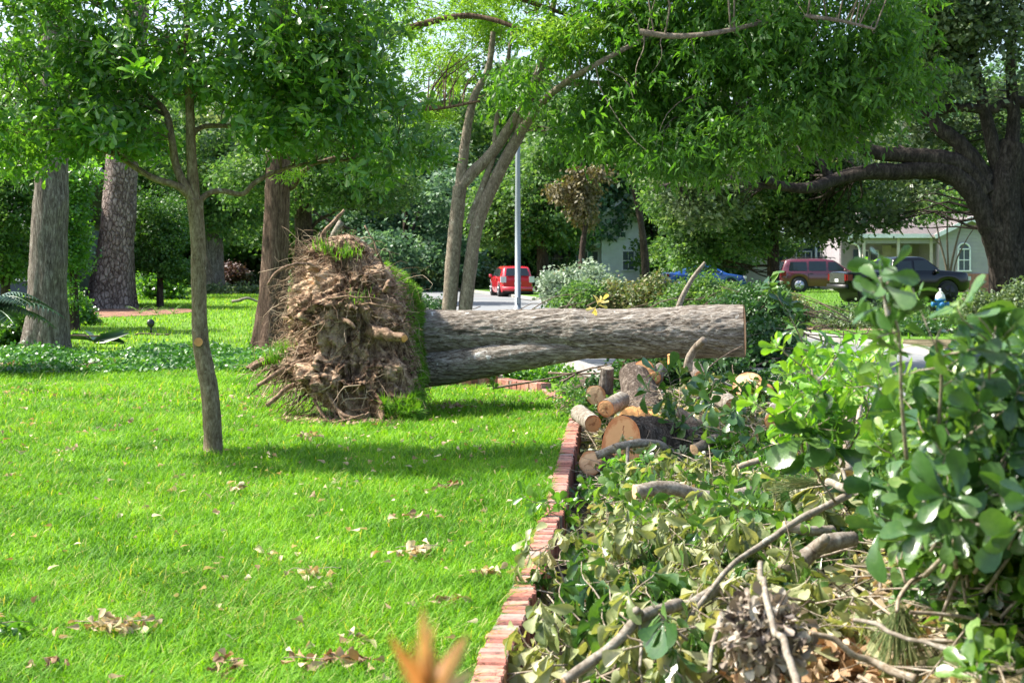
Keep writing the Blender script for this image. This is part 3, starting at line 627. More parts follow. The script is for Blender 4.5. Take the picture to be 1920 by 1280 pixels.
# ------------------------------------------------------------------ bare limbs on the brush pile
def limb(name, label, pts, r0, r1, mat='bark_limb', forks=(), n=40, seg=16, cut=True, group=None, cat='branch', ends=True):
    kf = .93 if pts[0][2] < 10.5 else 1.0; mv = lambda p: np.array(at(*p))*kf+np.array((0, 0, CAMH*(1-kf)))
    Pw = np.array([mv(p) for p in pts]); c0 = Pw.mean(0); r0 *= kf; r1 *= kf
    t = thing(name, label, cat, group, tuple(c0)); P = smooth(Pw-c0, n); P = P+fbm(P*5+c0, 2, 3)[:, None]*.012+fbm(P*14+c0*3, 2, 5)[:, None]*.004
    G = Geo(); rr = np.linspace(r0, r1, n); wf = lambda Q, a, t_: 1+.13*fbm(Q*9, 3, 6)+.05*fbm(Q*40, 2, 2)
    G.tube(P, rr, seg, True, .5, wf)
    for fk in forks:
        Q = np.array([mv(p) for p in fk[0]])-c0; G.tube(smooth(Q, 22), np.linspace(fk[1], fk[2], 22), 10, True, .5, wf)
    G.build('wood', M[mat], t)
    if ends:
        G = Geo(); disc(G, P[0]-nrm(P[1]-P[0])*.003, -nrm(P[1]-P[0]), r0*1.0, np.random.default_rng(2), 4, seg, .1, .003); G.build('cut_face', M['cut_pale'], t)
    return t
limb('forked_limb', 'curved grey limb with a short fork lying in front of the largest sawn log', [(1117, 855, 10.6), (1160, 838, 10.6), (1215, 830, 10.7), (1250, 842, 10.8), (1275, 862, 10.9)], .032, .036, forks=[([(1177, 838, 10.6), (1176, 862, 10.5), (1170, 885, 10.4)], .016, .012)])
limb('lichen_limb', 'thick sawn limb spotted with pale lichen in the middle of the brush pile', [(1192, 919, 9.0), (1240, 916, 9.05), (1290, 921, 9.1), (1350, 932, 9.2), (1405, 925, 9.3)], .047, .04, forks=[([(1340, 930, 9.2), (1362, 950, 9.1), (1405, 948, 9.2)], .025, .02)], seg=22)
limb('forked_limb', 'pale grey bent limb with torn end near the brick edging', [(1058, 1276, 5.0), (1110, 1240, 5.05), (1160, 1200, 5.1), (1196, 1160, 5.15), (1240, 1143, 5.3), (1300, 1128, 5.6), (1350, 1105, 5.9)], .019, .026, forks=[([(1196, 1158, 5.15), (1203, 1195, 5.1), (1200, 1250, 5.0)], .007, .005), ([(1200, 1150, 5.15), (1192, 1143, 5.1)], .015, .012)], n=60)
limb('long_branch', 'long straight pale branch slanting across the middle of the brush pile', [(1592, 926, 6.4), (1500, 975, 6.2), (1420, 1025, 6.0), (1368, 1065, 5.8), (1330, 1110, 5.6), (1282, 1172, 5.4)], .017, .009, n=60)
limb('long_branch', 'grey branch running right from the slanting pale branch into the green leaves', [(1551, 903, 6.5), (1600, 926, 6.3), (1662, 944, 6.1), (1730, 962, 5.9), (1800, 1000, 5.7)], .016, .022, n=50, forks=[([(1592, 925, 6.35), (1575, 860, 6.5), (1560, 800, 6.6)], .009, .005)])
limb('sawn_limb', 'thick smooth limb with a branch collar showing through the tan leaves', [(1452, 1078, 6.3), (1500, 1050, 6.4), (1545, 1018, 6.5), (1600, 1012, 6.6)], .045, .036, forks=[([(1530, 1030, 6.45), (1548, 1008, 6.3)], .03, .02)])
limb('sawn_limb', 'short lichen covered limb piece above the thick smooth limb', [(1472, 985, 6.9), (1510, 990, 6.9), (1560, 996, 7.0)], .028, .026)
limb('bare_branch', 'thin bluish grey bare branch running to the bottom edge past the grey dead leaves', [(1424, 1058, 4.2), (1438, 1110, 3.9), (1455, 1180, 3.7), (1478, 1240, 3.5), (1500, 1310, 3.3)], .008, .010, seg=10)
limb('bare_branch', 'whitish thin stick left of the grey dead leaves', [(1352, 1157, 4.9), (1338, 1200, 4.8), (1330, 1260, 4.7)], .010, .008, seg=10)
limb('bare_branch', 'long thin arched twig below the pine needles', [(1598, 1166, 4.3), (1660, 1175, 4.2), (1740, 1198, 4.1), (1800, 1235, 4.0), (1856, 1270, 3.9)], .006, .008, seg=10)
limb('bare_branch', 'pinkish peeled branch above the brown papery leaves', [(1520, 1186, 4.5), (1580, 1205, 4.5), (1640, 1235, 4.5), (1720, 1270, 4.4)], .009, .015, 'twig', seg=10)
limb('bare_branch', 'dark twisted upright branch at the edge of the green bush', [(1592, 880, 7.2), (1586, 830, 7.3), (1590, 770, 7.4), (1582, 720, 7.5), (1574, 678, 7.6)], .030, .010, 'twig', forks=[([(1586, 735, 7.45), (1600, 720, 7.4), (1604, 690, 7.4), (1580, 672, 7.4)], .015, .006), ([(1600, 722, 7.4), (1612, 760, 7.3), (1606, 800, 7.2)], .013, .010)])
limb('bare_branch', 'thin bare twig standing up in front of the street', [(1600, 690, 7.6), (1590, 665, 7.6), (1580, 640, 7.6), (1581, 620, 7.6)], .006, .003, 'twig_dark', seg=8)
limb('limb_stub', 'grey limb stub standing up against the sawn trunk end', [(1290, 692, 13.4), (1295, 668, 13.35), (1308, 648, 13.3), (1320, 637, 13.2)], .045, .035, 'bark_elm', seg=16)
limb('limb_stub', 'short pale snapped stub between leaves left of the grey limb stub', [(1258, 682, 13.0), (1257, 664, 13.0)], .03, .03, 'orange')
limb('bare_branch', 'dark branch sloping under leaves right of the furrowed log', [(1270, 770, 12.0), (1300, 790, 11.9), (1325, 800, 11.9)], .04, .05, 'bark_elm')
limb('bare_branch', 'mossy limb half buried right of the curved grey limb', [(1300, 845, 10.6), (1325, 830, 10.7), (1345, 822, 10.8)], .042, .038, 'bark_elm')
limb('bare_branch', 'broken tan branch end above the lichen spotted limb', [(1384, 876, 9.6), (1400, 868, 9.6), (1425, 860, 9.6)], .02, .024, 'twig')
limb('bare_branch', 'knobbly pale stick poking up out of the green bush', [(1672, 600, 3.9), (1662, 565, 3.9), (1655, 530, 3.9), (1651, 518, 3.9)], .008, .005, 'bark_limb', seg=8)
limb('bare_branch', 'slender grey branch crossing the dark leaves beside the brick edging', [(1390, 650, 12.3), (1350, 672, 12.2), (1310, 706, 12.1)], .008, .006, 'twig_dark', seg=8)
limb('bare_branch', 'zigzag pale twig over the log heap', [(1310, 745, 11.9), (1335, 722, 11.8), (1342, 712, 11.8), (1372, 724, 11.8)], .012, .010, 'bark_limb', seg=8)
limb('bare_branch', 'grey limb lying in the green leaves above the arched twig', [(1755, 1035, 4.7), (1800, 1043, 4.8), (1850, 1060, 4.9)], .02, .018)
limb('bare_branch', 'brown curved pine twig hanging over the needles', [(1740, 1064, 4.5), (1710, 1085, 4.4), (1690, 1115, 4.35), (1684, 1142, 4.3)], .009, .006, 'twig', seg=8)
# ------------------------------------------------------------------ brush pile: heap, litter, leafy branches
def sm(x): x = np.clip(x, 0, 1); return x*x*(3-2*x)
def pile(x, y):
    s = x-xb(y)-.07
    h = .27*sm((s-.08)/.5)*(1-.35*sm((y-6.8)/1.5)*(1-sm((y-10.5)/2)))
    h = h+.4*np.exp(-((x-1.5)/.5)**2-((y-4.0)/1.3)**2)+.3*np.exp(-((x-2.1)/.6)**2-((y-5.8)/1.6)**2)+.25*np.exp(-((x-2.4)/.8)**2-((y-7.8)/1.4)**2)
    h = h+.34*np.exp(-((x-2.35)/.65)**2-((y-11.4)/1.5)**2)+.25*np.exp(-((x-1.5)/.6)**2-((y-12.8)/1.0)**2)
    h = h*sm((road_l(y)+1.0-x)/.7)*sm((15.4-y)/1.6)*sm((s+.02)/.1)
    return LOW+h+.05*fbm(np.stack([x*2.5, y*2.5, x*0], -1), 3, 2)*sm(s/.3)
rng = np.random.default_rng(5)
ny, nx = 160, 90
Y = np.linspace(3.0, 15.6, ny)[:, None]; U = np.linspace(0, 1, nx)[None]
Xl = xb(Y)+.065; Xr = road_l(Y)+1.1; X = Xl+(Xr-Xl)*U
Z = pile(X, Y+0*X)-.045
G = Geo(); i = np.arange(ny-1)[:, None]*nx; j = np.arange(nx-1)[None]
G.add(np.stack([X, Y+0*X, Z], -1).reshape(-1, 3), np.stack([i+j, i+j+1, i+nx+j+1, i+nx+j], -1).reshape(-1, 4))
tag(G.build('brush_heap_litter', M['litter']), 'matted heap of leaf litter and soil under the cut branches', 'leaf litter', None, 'stuff')
def pile_pts(n, x0, x1, y0, y1):
    out = []
    while sum(map(len, out)) < n:
        y = rng.uniform(y0, y1, n); x = rng.uniform(x0, x1, n); k = x > xb(y)+.09
        out.append(np.stack([x[k], y[k], pile(x[k], y[k])], -1))
    return np.vstack(out)[:n]
def in_px(p, a, b, c, d):
    px = 960+p[:, 0]*FPX/p[:, 1]; py = HOR+(CAMH-p[:, 2])*FPX/p[:, 1]; return (px > a) & (px < b) & (py > c) & (py < d)
# loose litter leaves and sticks
G = Geo(); p = pile_pts(13000, -.2, 4.0, 3.4, 15); q = p+rng.normal(size=p.shape)*(0, 0, .02)
scatter(G, OAK_M+[WILT[0]], q, rdir(rng, len(q), .35), rdir(rng, len(q), .6, 1.0), rng.uniform(.06, .115, len(q)), rng.random(len(q)))
tag(G.build('loose_leaves', M['wilt_leaf']), 'loose wilted leaves strewn over the brush pile', 'leaves', None, 'stuff')
G = Geo(); p = pile_pts(4000, -.2, 4.0, 3.4, 15); q = p+rng.normal(size=p.shape)*(0, 0, .02)
scatter(G, WILT+OAK_M, q, rdir(rng, len(q), .35), rdir(rng, len(q), .6, 1.0), rng.uniform(.05, .095, len(q)), rng.random(len(q)))
tag(G.build('loose_leaves', M['dry_leaf']), 'dry tan leaves fallen among the cut branches', 'leaves', None, 'stuff')
G = Geo(); p = pile_pts(2600, -.2, 4.0, 3.4, 15); n = len(p); L = rng.uniform(.12, .75, n); d = rdir(rng, n, .25)
t = np.linspace(-.5, .5, 6)[None, :, None]; P = p[:, None]+d[:, None]*L[:, None, None]*t+rng.normal(size=(n, 1, 3))*.05*L[:, None, None]*np.cos(t*3.1)+(0, 0, .05)+rng.normal(size=(n, 1, 3))*(0, 0, .05)
G.tubes(P, (.0015+.0065*rng.random(n)**2.2)[:, None]*np.linspace(1, .5, 6)[None], 5, rng.random(n))
tag(G.build('loose_twigs', M['twig']), 'thin bare twigs tangled through the brush pile', 'twigs', None, 'stuff')

def leafy(seed, style, L=.7, tw=9, size=.1, k=7, arch=.12, r=.008, lean=.0):
    g = np.random.default_rng(seed); S_ = Geo(); Lf = Geo()
    P = curve((0, 0, 0), (L, 0, 0), g, 16, wob=.07, up=arch); S_.tube(P, np.linspace(r, r*.35, 16), 7)
    C = [P[-1]]; A = [P[-1]-P[-3]]; hg = {'fresh': .15, 'wilt': 1.2, 'dry': 1.3, 'up': -.1}[style]
    for q in range(tw):
        u = .18+.8*q/tw; i_ = int(u*15); sgn = 1 if q % 2 else -1
        d = nrm(nrm(P[min(i_+1, 15)]-P[i_])*.8+np.array((0, sgn*.9, g.uniform(-.1, .8)))+g.normal(size=3)*.25)
        l = L*g.uniform(.2, .45)*(1.15-u*.5); Q = curve(P[i_], P[i_]+d*l, g, 8, wob=.08, up=.06 if hg < .5 else -.05)
        S_.tube(Q, np.linspace(r*.5, r*.22, 8), 5); C.append(Q[-1]); A.append(Q[-1]-Q[-3])
        if l > .14: C.append(Q[4]); A.append(Q[5]-Q[3]+g.normal(size=3)*.05)
        if g.random() < .5:
            e = nrm(d+g.normal(size=3)*.7); Q2 = curve(Q[4], Q[4]+e*l*.5, g, 6, wob=.08); S_.tube(Q2, np.linspace(r*.3, r*.2, 6), 5); C.append(Q2[-1]); A.append(e)
    tp = OAK if style in ('fresh', 'up') else WILT+OAK[3:] if style == 'wilt' else WILT
    rosettes(Lf, tp, np.array(C), np.array(A), g, k, size, .95 if hg < .5 else .7, hg, .02)
    return S_.mesh('stem'), Lf.mesh('leaves')
protos = {}
def branch(style, seed, mat, stem, lab, grp, loc, rz, tilt, sc=1.0, roll=0.0, cat='leafy branch', **kw):
    key = (style, seed, mat, tuple(sorted(kw.items())))
    if key not in protos:
        a, b = leafy(seed, style, **kw); a.materials.append(M[stem]); b.materials.append(M[mat]); protos[key] = (a, b)
    a, b = protos[key]; t = thing('leafy_branch', lab, cat, grp, tuple(loc), rz)
    t.rotation_euler = (roll, -tilt, rz); t.scale = (sc, sc, sc)
    for nm, me in (('stem', a), ('leaves', b)):
        o = bpy.data.objects.new(nm, me); COL.objects.link(o); o.parent = t
    return t
def fill(n, box, pxb, styles, lab, grp, lift=(.02, .12), sc=(.8, 1.15), tilt=(-.15, .35), yaw=None, mat_stem='twig', **kw):
    c = 0; tries = 0
    while c < n and tries < n*60:
        tries += 1
        p = pile_pts(1, *box)
        if not in_px(p, *pxb)[0]: continue
        st, mt = styles[rng.integers(len(styles))]
        z = rng.uniform(*lift); y = rng.uniform(0, 6.283) if yaw is None else rng.uniform(*yaw)
        s = rng.uniform(*sc); d = np.array((math.cos(y), math.sin(y)))*.33*s
        loc = p[0]+np.array((-d[0], -d[1], z))
        if loc[0] < xb(loc[1])+.1 or loc[0]+2*d[0] < xb(loc[1]+2*d[1])-.02: continue
        branch(st, int(rng.integers(3)), mt, mat_stem, lab, grp, loc, y, rng.uniform(*tilt), s, rng.uniform(-.3, .3), **kw); c += 1
gA = 'wilted leafy branches by the brick edging'
fill(56, (-.1, 1.3, 4.2, 7.6), (985, 1480, 985, 1330), [('wilt', 'wilt_leaf'), ('wilt', 'wilt_leaf'), ('wilt', 'wilt_leaf'), ('wilt', 'fresh_leaf'), ('wilt', 'bush_leaf'), ('fresh', 'bush_leaf')], 'cut branch with wilting pale green leaves heaped beside the brick edging', gA, size=.1, lift=(-.08, .04))
fill(32, (.1, 1.6, 6, 10.5), (1190, 1560, 850, 1130), [('dry', 'dry_leaf'), ('wilt', 'wilt_leaf'), ('wilt', 'wilt_leaf'), ('wilt', 'wilt_leaf'), ('fresh', 'bush_leaf')], 'cut branch with curled tan and olive leaves in the middle of the brush pile', 'tan leaved branches in the middle of the pile', size=.095, lift=(-.09, .02), tilt=(-.1, .2))
fill(24, (.2, 2.0, 7.5, 12.2), (1060, 1560, 860, 1000), [('fresh', 'fresh_leaf'), ('fresh', 'oak_leaf'), ('wilt', 'wilt_leaf')], 'flat lying cut branch with dark green leaves around the curved grey limb', 'green branches between the logs and the lichen limb', lift=(-.06, .02), size=.09, tilt=(-.15, .1))
fill(30, (1.2, 3.2, 9.0, 13), (1320, 1620, 650, 860), [('fresh', 'fresh_leaf'), ('wilt', 'olive_leaf'), ('wilt', 'bush_leaf'), ('wilt', 'wilt_leaf')], 'cut branch with fresh green leaves on the pile ridge in front of the street', 'fresh green branches on the far ridge of the pile', size=.125, lift=(-.1, .02), tilt=(-.2, .15))
fill(16, (.8, 2.8, 5.0, 9.6), (1540, 1960, 860, 1120), [('fresh', 'fresh_leaf'), ('fresh', 'fresh_leaf'), ('wilt', 'wilt_leaf')], 'cut branch with glossy green leaves low beneath the big green bush', 'green branches under the bush', size=.115, lift=(-.05, .08))
# the big fresh bush of cut limbs at the right: shoots fanning up and outwards
gB = 'glossy leafy limbs of the big green bush'
for k in range(210):
    x = rng.uniform(.85, 1.95); y = rng.uniform(3.0, 5.4); z = rng.uniform(.12, .98)
    pxc, pyc = x*FPX/y+960, HOR+(CAMH-z)*FPX/y
    if pxc < 1660+.32*max(0, pyc-780) or (pxc < 1850 and pyc > 1090): continue
    if z+.3 > 1.6-(y*(120+max(0, (1680-(960+x*FPX/y)))*1.4)/FPX): continue
    yw = rng.uniform(-1.9, 1.9); branch('up', 10+int(rng.integers(4)), ('fresh_leaf', 'bush_leaf')[k % 2], 'twig', 'glossy dark green leafy limb of the tall bush heaped on the brush pile', gB, (x, y, z-.15), yw, rng.uniform(.1, 1.0), rng.uniform(.6, .8), rng.uniform(-.4, .4), size=.13)
for k in range(44):
    P0 = at(rng.uniform(1780, 1970), rng.uniform(700, 940), rng.uniform(3.3, 4.8)); branch('up', 10+int(rng.integers(4)), ('fresh_leaf', 'bush_leaf')[k % 2], 'twig', 'glossy dark green leafy limb of the tall bush heaped on the brush pile', gB, P0-(.1, 0, .16), rng.uniform(-1.3, 1.3), rng.uniform(.2, .9), rng.uniform(.45, .62), rng.uniform(-.4, .4), size=.13)
for k in range(54):
    px_, py_ = rng.uniform(1690, 1970), rng.uniform(880, 1240)
    if px_ < 1830 and py_ > 1100: continue
    P0 = at(px_, py_, rng.uniform(3.9, 5.0)); branch('up', 10+int(rng.integers(4)), ('fresh_leaf', 'bush_leaf')[k % 2], 'twig', 'glossy dark green leafy limb of the tall bush heaped on the brush pile', gB, P0-(.05, 0, .12), rng.uniform(-1.9, 1.9), rng.uniform(.1, .9), rng.uniform(.5, .68), rng.uniform(-.4, .4), size=.125)
yb = 'yellow green leafy shoots at the inner side of the big bush'
for k in range(9):
    P0 = at(rng.uniform(1560, 1670), rng.uniform(650, 850), rng.uniform(5.0, 5.8)); branch('up', 20+int(rng.integers(2)), 'lime_leaf', 'twig', 'yellow green leafy shoot on the inner side of the tall glossy bush', yb, P0-(.1, 0, .25), rng.uniform(0, 6.28), rng.uniform(.5, 1.2), rng.uniform(.6, .8), size=.085)
# single standing shoots that can be told apart
def shoot(lab, pts, mat='fresh_leaf', size=.1, k=6, nros=7, r=.006, seed=1, hang=0.0, op=1.1, spread=.06, u0=.15):
    g = np.random.default_rng(seed); Pw = np.array([at(*p) for p in pts]); c0 = Pw[0]; t = thing('leafy_shoot', lab, 'leafy branch', None, tuple(c0))
    P = smooth(Pw-c0, 30); G = Geo(); G.tube(P, np.linspace(r, r*.4, 30), 7); C = [P[-1]]; A = [P[-1]-P[-3]]
    for q in range(nros):
        i_ = int((u0+(1-u0)*q/nros)*29); d = nrm(nrm(P[min(i_+1, 29)]-P[i_])*.7+g.normal(size=3)*(.8, .6, .5)); e = P[i_]+d*spread*g.uniform(.5, 1.8)
        G.tube(curve(P[i_], e, g, 5), np.linspace(r*.45, r*.25, 5), 5); C.append(e); A.append(d)
    G.build('stem', M['twig'], t); L_ = Geo(); rosettes(L_, OAK, np.array(C), np.array(A), g, k, size, op, hang, .015); L_.build('leaves', M[mat], t); return t
shoot('tall slender leafy shoot rising in front of the far street and lawn', [(1520, 720, 8.8), (1510, 660, 8.8), (1490, 610, 8.7), (1460, 560, 8.6), (1440, 528, 8.6)], size=.13, nros=5, seed=4, u0=.55, spread=.05)
shoot('leafy shoot with small leaves at the foot of the tall slender shoot', [(1512, 830, 9.4), (1512, 760, 9.3), (1508, 700, 9.2), (1502, 640, 9.1)], size=.1, nros=13, seed=5, u0=.25, spread=.14, k=7)
shoot('bright leafy shoot with large leaves standing in front of the furrowed log', [(1300, 830, 11.6), (1275, 780, 11.5), (1260, 730, 11.4), (1250, 690, 11.4)], size=.16, nros=11, seed=6, u0=.1, spread=.16, k=6)
shoot('leafy shoot with broad leaves right of the bright shoot by the furrowed log', [(1345, 850, 11), (1350, 800, 10.9), (1330, 750, 10.9), (1340, 715, 10.8)], size=.13, nros=9, seed=7, spread=.16)
shoot('bright green shoot with drooping leaves below the crescent cut stump piece', [(1400, 850, 10.4), (1385, 800, 10.3), (1380, 765, 10.2)], size=.13, nros=8, seed=8, spread=.14, hang=.5)
shoot('top shoot of the big bush with large silvery leaves against the black pickup', [(1700, 860, 3.3), (1690, 740, 3.2), (1685, 620, 3.1), (1660, 560, 3.05), (1652, 520, 3.0)], size=.085, nros=7, seed=19, u0=.6, spread=.05, r=.005, op=1.2)
shoot('silvery leafed shoot standing highest at the right end of the bush', [(1850, 800, 3.4), (1855, 700, 3.3), (1862, 640, 3.2), (1870, 600, 3.2)], size=.085, nros=7, seed=12, u0=.5, spread=.08, r=.005, op=1.2)
shoot('pale leafed shoot between the two highest shoots of the bush', [(1760, 800, 3.4), (1765, 700, 3.35), (1755, 640, 3.3), (1765, 615, 3.3)], size=.085, nros=6, seed=13, u0=.4, spread=.09, r=.005)
shoot('large leaved shoot with shiny folded leaves left of the bush', [(1530, 860, 5.4), (1525, 830, 5.3), (1515, 808, 5.2)], size=.17, nros=3, seed=14, u0=.7, spread=.04)
shoot('dark leafy sprig reaching over the brick edging onto the lawn', [(1110, 985, 9.0), (1070, 965, 9.0), (1030, 950, 8.9), (1000, 940, 8.8)], 'oak_leaf', size=.1, nros=10, seed=15, u0=.1, spread=.1)
shoot('wilted leafy sprig lying across the brick edging', [(1090, 1010, 7.2), (1050, 1008, 7.1), (1010, 1030, 7.0), (985, 1030, 6.9)], 'wilt_leaf', size=.08, nros=12, seed=16, u0=.1, spread=.1, hang=.9, op=.7)
shoot('drooping green leaves hanging beside the pale bent limb', [(1290, 1200, 4.7), (1265, 1180, 4.7), (1250, 1165, 4.6), (1235, 1150, 4.6)], size=.12, nros=5, seed=17, u0=.1, spread=.06, hang=.9)
shoot('small weed sprig growing in the lawn in front of the far brick edging', [(927, 760, 15.6), (926, 730, 15.5), (926, 705, 15.4)], 'lime_leaf', size=.1, nros=3, seed=18, u0=.6, spread=.03, r=.004, op=.6)
shoot('yellowed leafy sprig lying on top of the fallen trunk', [(1109, 583, 14.9), (1118, 574, 14.9), (1124, 566, 14.9)], 'yellow_leaf', size=.1, nros=2, seed=9, u0=.5, spread=.02, r=.004, k=5, op=.7)
# dark leafy branches lying under the fallen trunk, left of the logs
for k in range(14):
    P0 = at(rng.uniform(1040, 1115), rng.uniform(720, 775), rng.uniform(13.0, 14.2)); P0[2] = max(P0[2]-.12, .02)
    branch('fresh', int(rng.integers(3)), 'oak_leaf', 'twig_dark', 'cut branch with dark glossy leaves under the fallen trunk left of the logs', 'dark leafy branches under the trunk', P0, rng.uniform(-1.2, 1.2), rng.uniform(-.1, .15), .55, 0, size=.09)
# near clump of grey dead leaves, dry papery leaves, pine needles
t = thing('dead_leaf_clump', 'dense clump of grey curled dead leaves on a twig close to the viewer', 'dead leaves', None, tuple(at(1430, 1190, 4.0)))
g = np.random.default_rng(8); G = Geo(); n = 620; C = rdir(g, n)*(.02+.105*g.random((n, 1))**.5)*np.array((1.0, 1.1, 1.0)); scatter(G, WILT+OAK[3:], C, rdir(g, n, 1, -.4), rdir(g, n), g.uniform(.03, .06, n), g.random(n), 1.2); G.build('leaves', M['grey_leaf'], t)
G = Geo()
for _ in range(14): G.tube(curve(g.normal(size=3)*.03, rdir(g, 1)[0]*.17, g, 8), np.linspace(.004, .002, 8), 5)
G.build('twigs', M['twig_dark'], t)
for lab, (px, py, Y_), n, rad_ in (('heap of brown papery dead leaves at the bottom edge under the pine needles', (1670, 1262, 4.5), 260, .16), ('brown dry leaves heaped at the bottom edge left of the papery heap', (1560, 1240, 4.5), 160, .12), ('brown dead leaves low at the bottom edge beneath the grey clump', (1450, 1275, 4.2), 150, .11)):
    t = at(px, py, Y_); G = Geo(); C = g.normal(size=(n, 3))*np.array((.6, .6, .22))*rad_; scatter(G, OAK_M+WILT, C, rdir(g, n, .6), rdir(g, n, 1, .4), g.uniform(.045, .085, n), g.random(n), 1.5)
    o = tag(G.build('dead_leaf_heap', M['dead_leaf']), lab, 'dead leaves'); o.location = t
t = thing('pine_needle_tuft', 'hanging tuft of long green pine needles in the lower right of the brush pile', 'pine needles', None, tuple(at(1686, 1142, 4.3)))
G = Geo(); n = 260; d = nrm(np.stack([g.normal(size=n)*.45, g.normal(size=n)*.4, -1+0*g.random(n)], -1)); L = g.uniform(.1, .19, n); tt_ = np.linspace(0, 1, 5)[None, :, None]
P = g.normal(size=(n, 1, 3))*.008+d[:, None]*L[:, None, None]*tt_+np.array((0, 0, -1.))*.03*tt_**2; G.tubes(P, .0009, 3, g.random(n)); G.build('needles', M['needle'], t)
t = thing('pine_needle_tuft', 'fan of pale pine needles under the long slanting branch', 'pine needles', None, tuple(at(1530, 905, 6.9)))
G = Geo(); n = 220; d = nrm(np.stack([-1+g.normal(size=n)*.5, g.normal(size=n)*.4, -.2+.35*g.normal(size=n)], -1)); L = g.uniform(.12, .24, n)
P = g.normal(size=(n, 1, 3))*.01+d[:, None]*L[:, None, None]*tt_; G.tubes(P, .0011, 3, g.random(n)); G.build('needles', M['needle'], t)
# the dry brown sprig right in front of the viewer
t = thing('dry_seedling', 'blurred upright sprig of dry brown pointed leaves close to the viewer', 'dry plant', None, (float(at(812, 1280, 0.92)[0]), 0.92, 0))
top = at(805, 1290, 0.92)[2]; G = Geo(); G.tube(smooth([(0, 0, 0), (.01, .02, top*.5), (0, 0, top)], 30), np.linspace(.006, .003, 30), 8); G.build('stem', M['twig'], t)
G = Geo(); ends = [(735, 1208), (790, 1160), (790, 1175), (862, 1175), (886, 1190), (760, 1205), (835, 1215), (815, 1225), (900, 1250), (740, 1262)]; c = np.array((0, 0, top-.005)); X0 = at(812, 1280, 0.92)
D = np.array([at(x, y, 0.92+g.uniform(-.05, .05)) for x, y in ends])-np.array((X0[0], 0.92, 0))-c
scatter(G, [tpl([(0, .05), (.3, .11), (.6, .1), (.85, .06), (1, .01)], .15, .6, .3)], np.repeat(c[None], len(D), 0), D, rdir(g, len(D), 1, .2)+np.array((0, -1.2, 0)), np.linalg.norm(D, axis=1), g.random(len(D)), .62)
G.build('leaves', M['brown_leaf'], t)

# ------------------------------------------------------------------ lawn grass and fallen leaves on it
rng = np.random.default_rng(21)
G = Geo()
def gpts(n, y0, y1, pad=1.1):
    y = np.sqrt(rng.uniform(y0*y0, y1*y1, n)); xl_ = -960/FPX*y*pad; xr_ = np.where(y < 15, xb(y)-.05, np.where(y < 17.4, .55, -.1)); x = xl_+(xr_-xl_)*rng.random(n)
    k = ~((y > 14.25) & (y < 16.2) & (x > -2.2) & (x < -1.05))
    return np.stack([x[k], y[k], 0*x[k]], -1)
for y0, y1, dens, L, W in ((4.4, 7.5, 6500, .075, .0052), (7.5, 11, 3800, .078, .0062), (11, 15, 2300, .08, .0078), (15, 20.5, 1300, .085, .0105)):
    A_ = .5*(y1*y1-y0*y0)*(960/FPX*1.1)+(y1-y0)*.4; p = gpts(int(A_*dens), y0, y1)
    cl = .5+.5*fbm(p*np.array((1.6, 1.6, 0)), 3, 7); th = (.6+.65*np.clip(cl, 0, 1))*rng.uniform(.6, 1.25, len(p))
    rn = np.clip(.1+.62*rng.random(len(p))+.28*fbm(p*np.array((2.6, 2.6, 0)), 4, 3), 0, 1); rn = np.where(rng.random(len(p)) < .035+.05*(fbm(p*np.array((.9, .9, 0)), 2, 9) > .35), 1.0, rn*.9)
    blades(G, p, np.array((0, 0, 1.0)), L*th, W, rng, 1.25, rn)
tag(G.build('lawn_grass', M['grass']), 'bright green blades of the sunlit front lawn', 'grass', None, 'stuff')
G = Geo()
for _ in range(1):
    n = 60000; y = np.sqrt(rng.uniform(20**2, 75**2, n)); x = rng.uniform(-1.0, .12, n)*960/FPX*y*1.05; k = (x < road_l(y)-.4)&~((y > 19.3)&(y < 24.5))&(((x+13.2)/3.2)**2+((y-44.6)/4.8)**2 > 1); p = np.stack([x[k], y[k], 0*x[k]], -1); blades(G, p, np.array((0, 0, 1.0)), .09, .022, rng, .8)
    tag(G.build('distant_lawn_grass', M['grass']), 'short sunny grass of the neighbouring lawn behind the ground cover', 'grass', None, 'stuff'); G = Geo()
    n = 26000; y = rng.uniform(30, 90, n); x = rng.uniform(5, 36, n); k = (x > road_r(y)+.3); p = np.stack([x[k], y[k], 0*x[k]-.04], -1); blades(G, p, np.array((0, 0, 1.0)), .1, .035, rng, .8)
tag(G.build('distant_lawn_grass', M['grass_dark']), 'short grass of the lawns across the street around the parked cars', 'grass', None, 'stuff')
def lump(lab, px, py, n, rx, ry=None, mat='dry_leaf', s=.06, flat=.012, cat='fallen leaves'):
    n = int(n*1.25); c = gp(px, py, .055); g = np.random.default_rng(int(px*7+py)); C = g.normal(size=(n, 3))*np.array((rx, ry or rx, flat))*.5
    G = Geo(); scatter(G, WILT+[OAK[3]], C, rdir(g, n, .35), rdir(g, n, 1, .6), g.uniform(.6, 1.2, n)*s, g.random(n), 1.2)
    if n > 12:
        G2 = Geo(); t = thing('fallen_leaf_clump', lab, cat, None, tuple(c)); G.build('leaves', M[mat], t); G2.tube(curve((-rx, 0, .01), (rx, .03, .015), g, 8), .002, 5); G2.build('twig', M['twig'], t)
    else:
        o = tag(G.build('fallen_leaf_clump', M[mat]), lab, cat); o.location = c
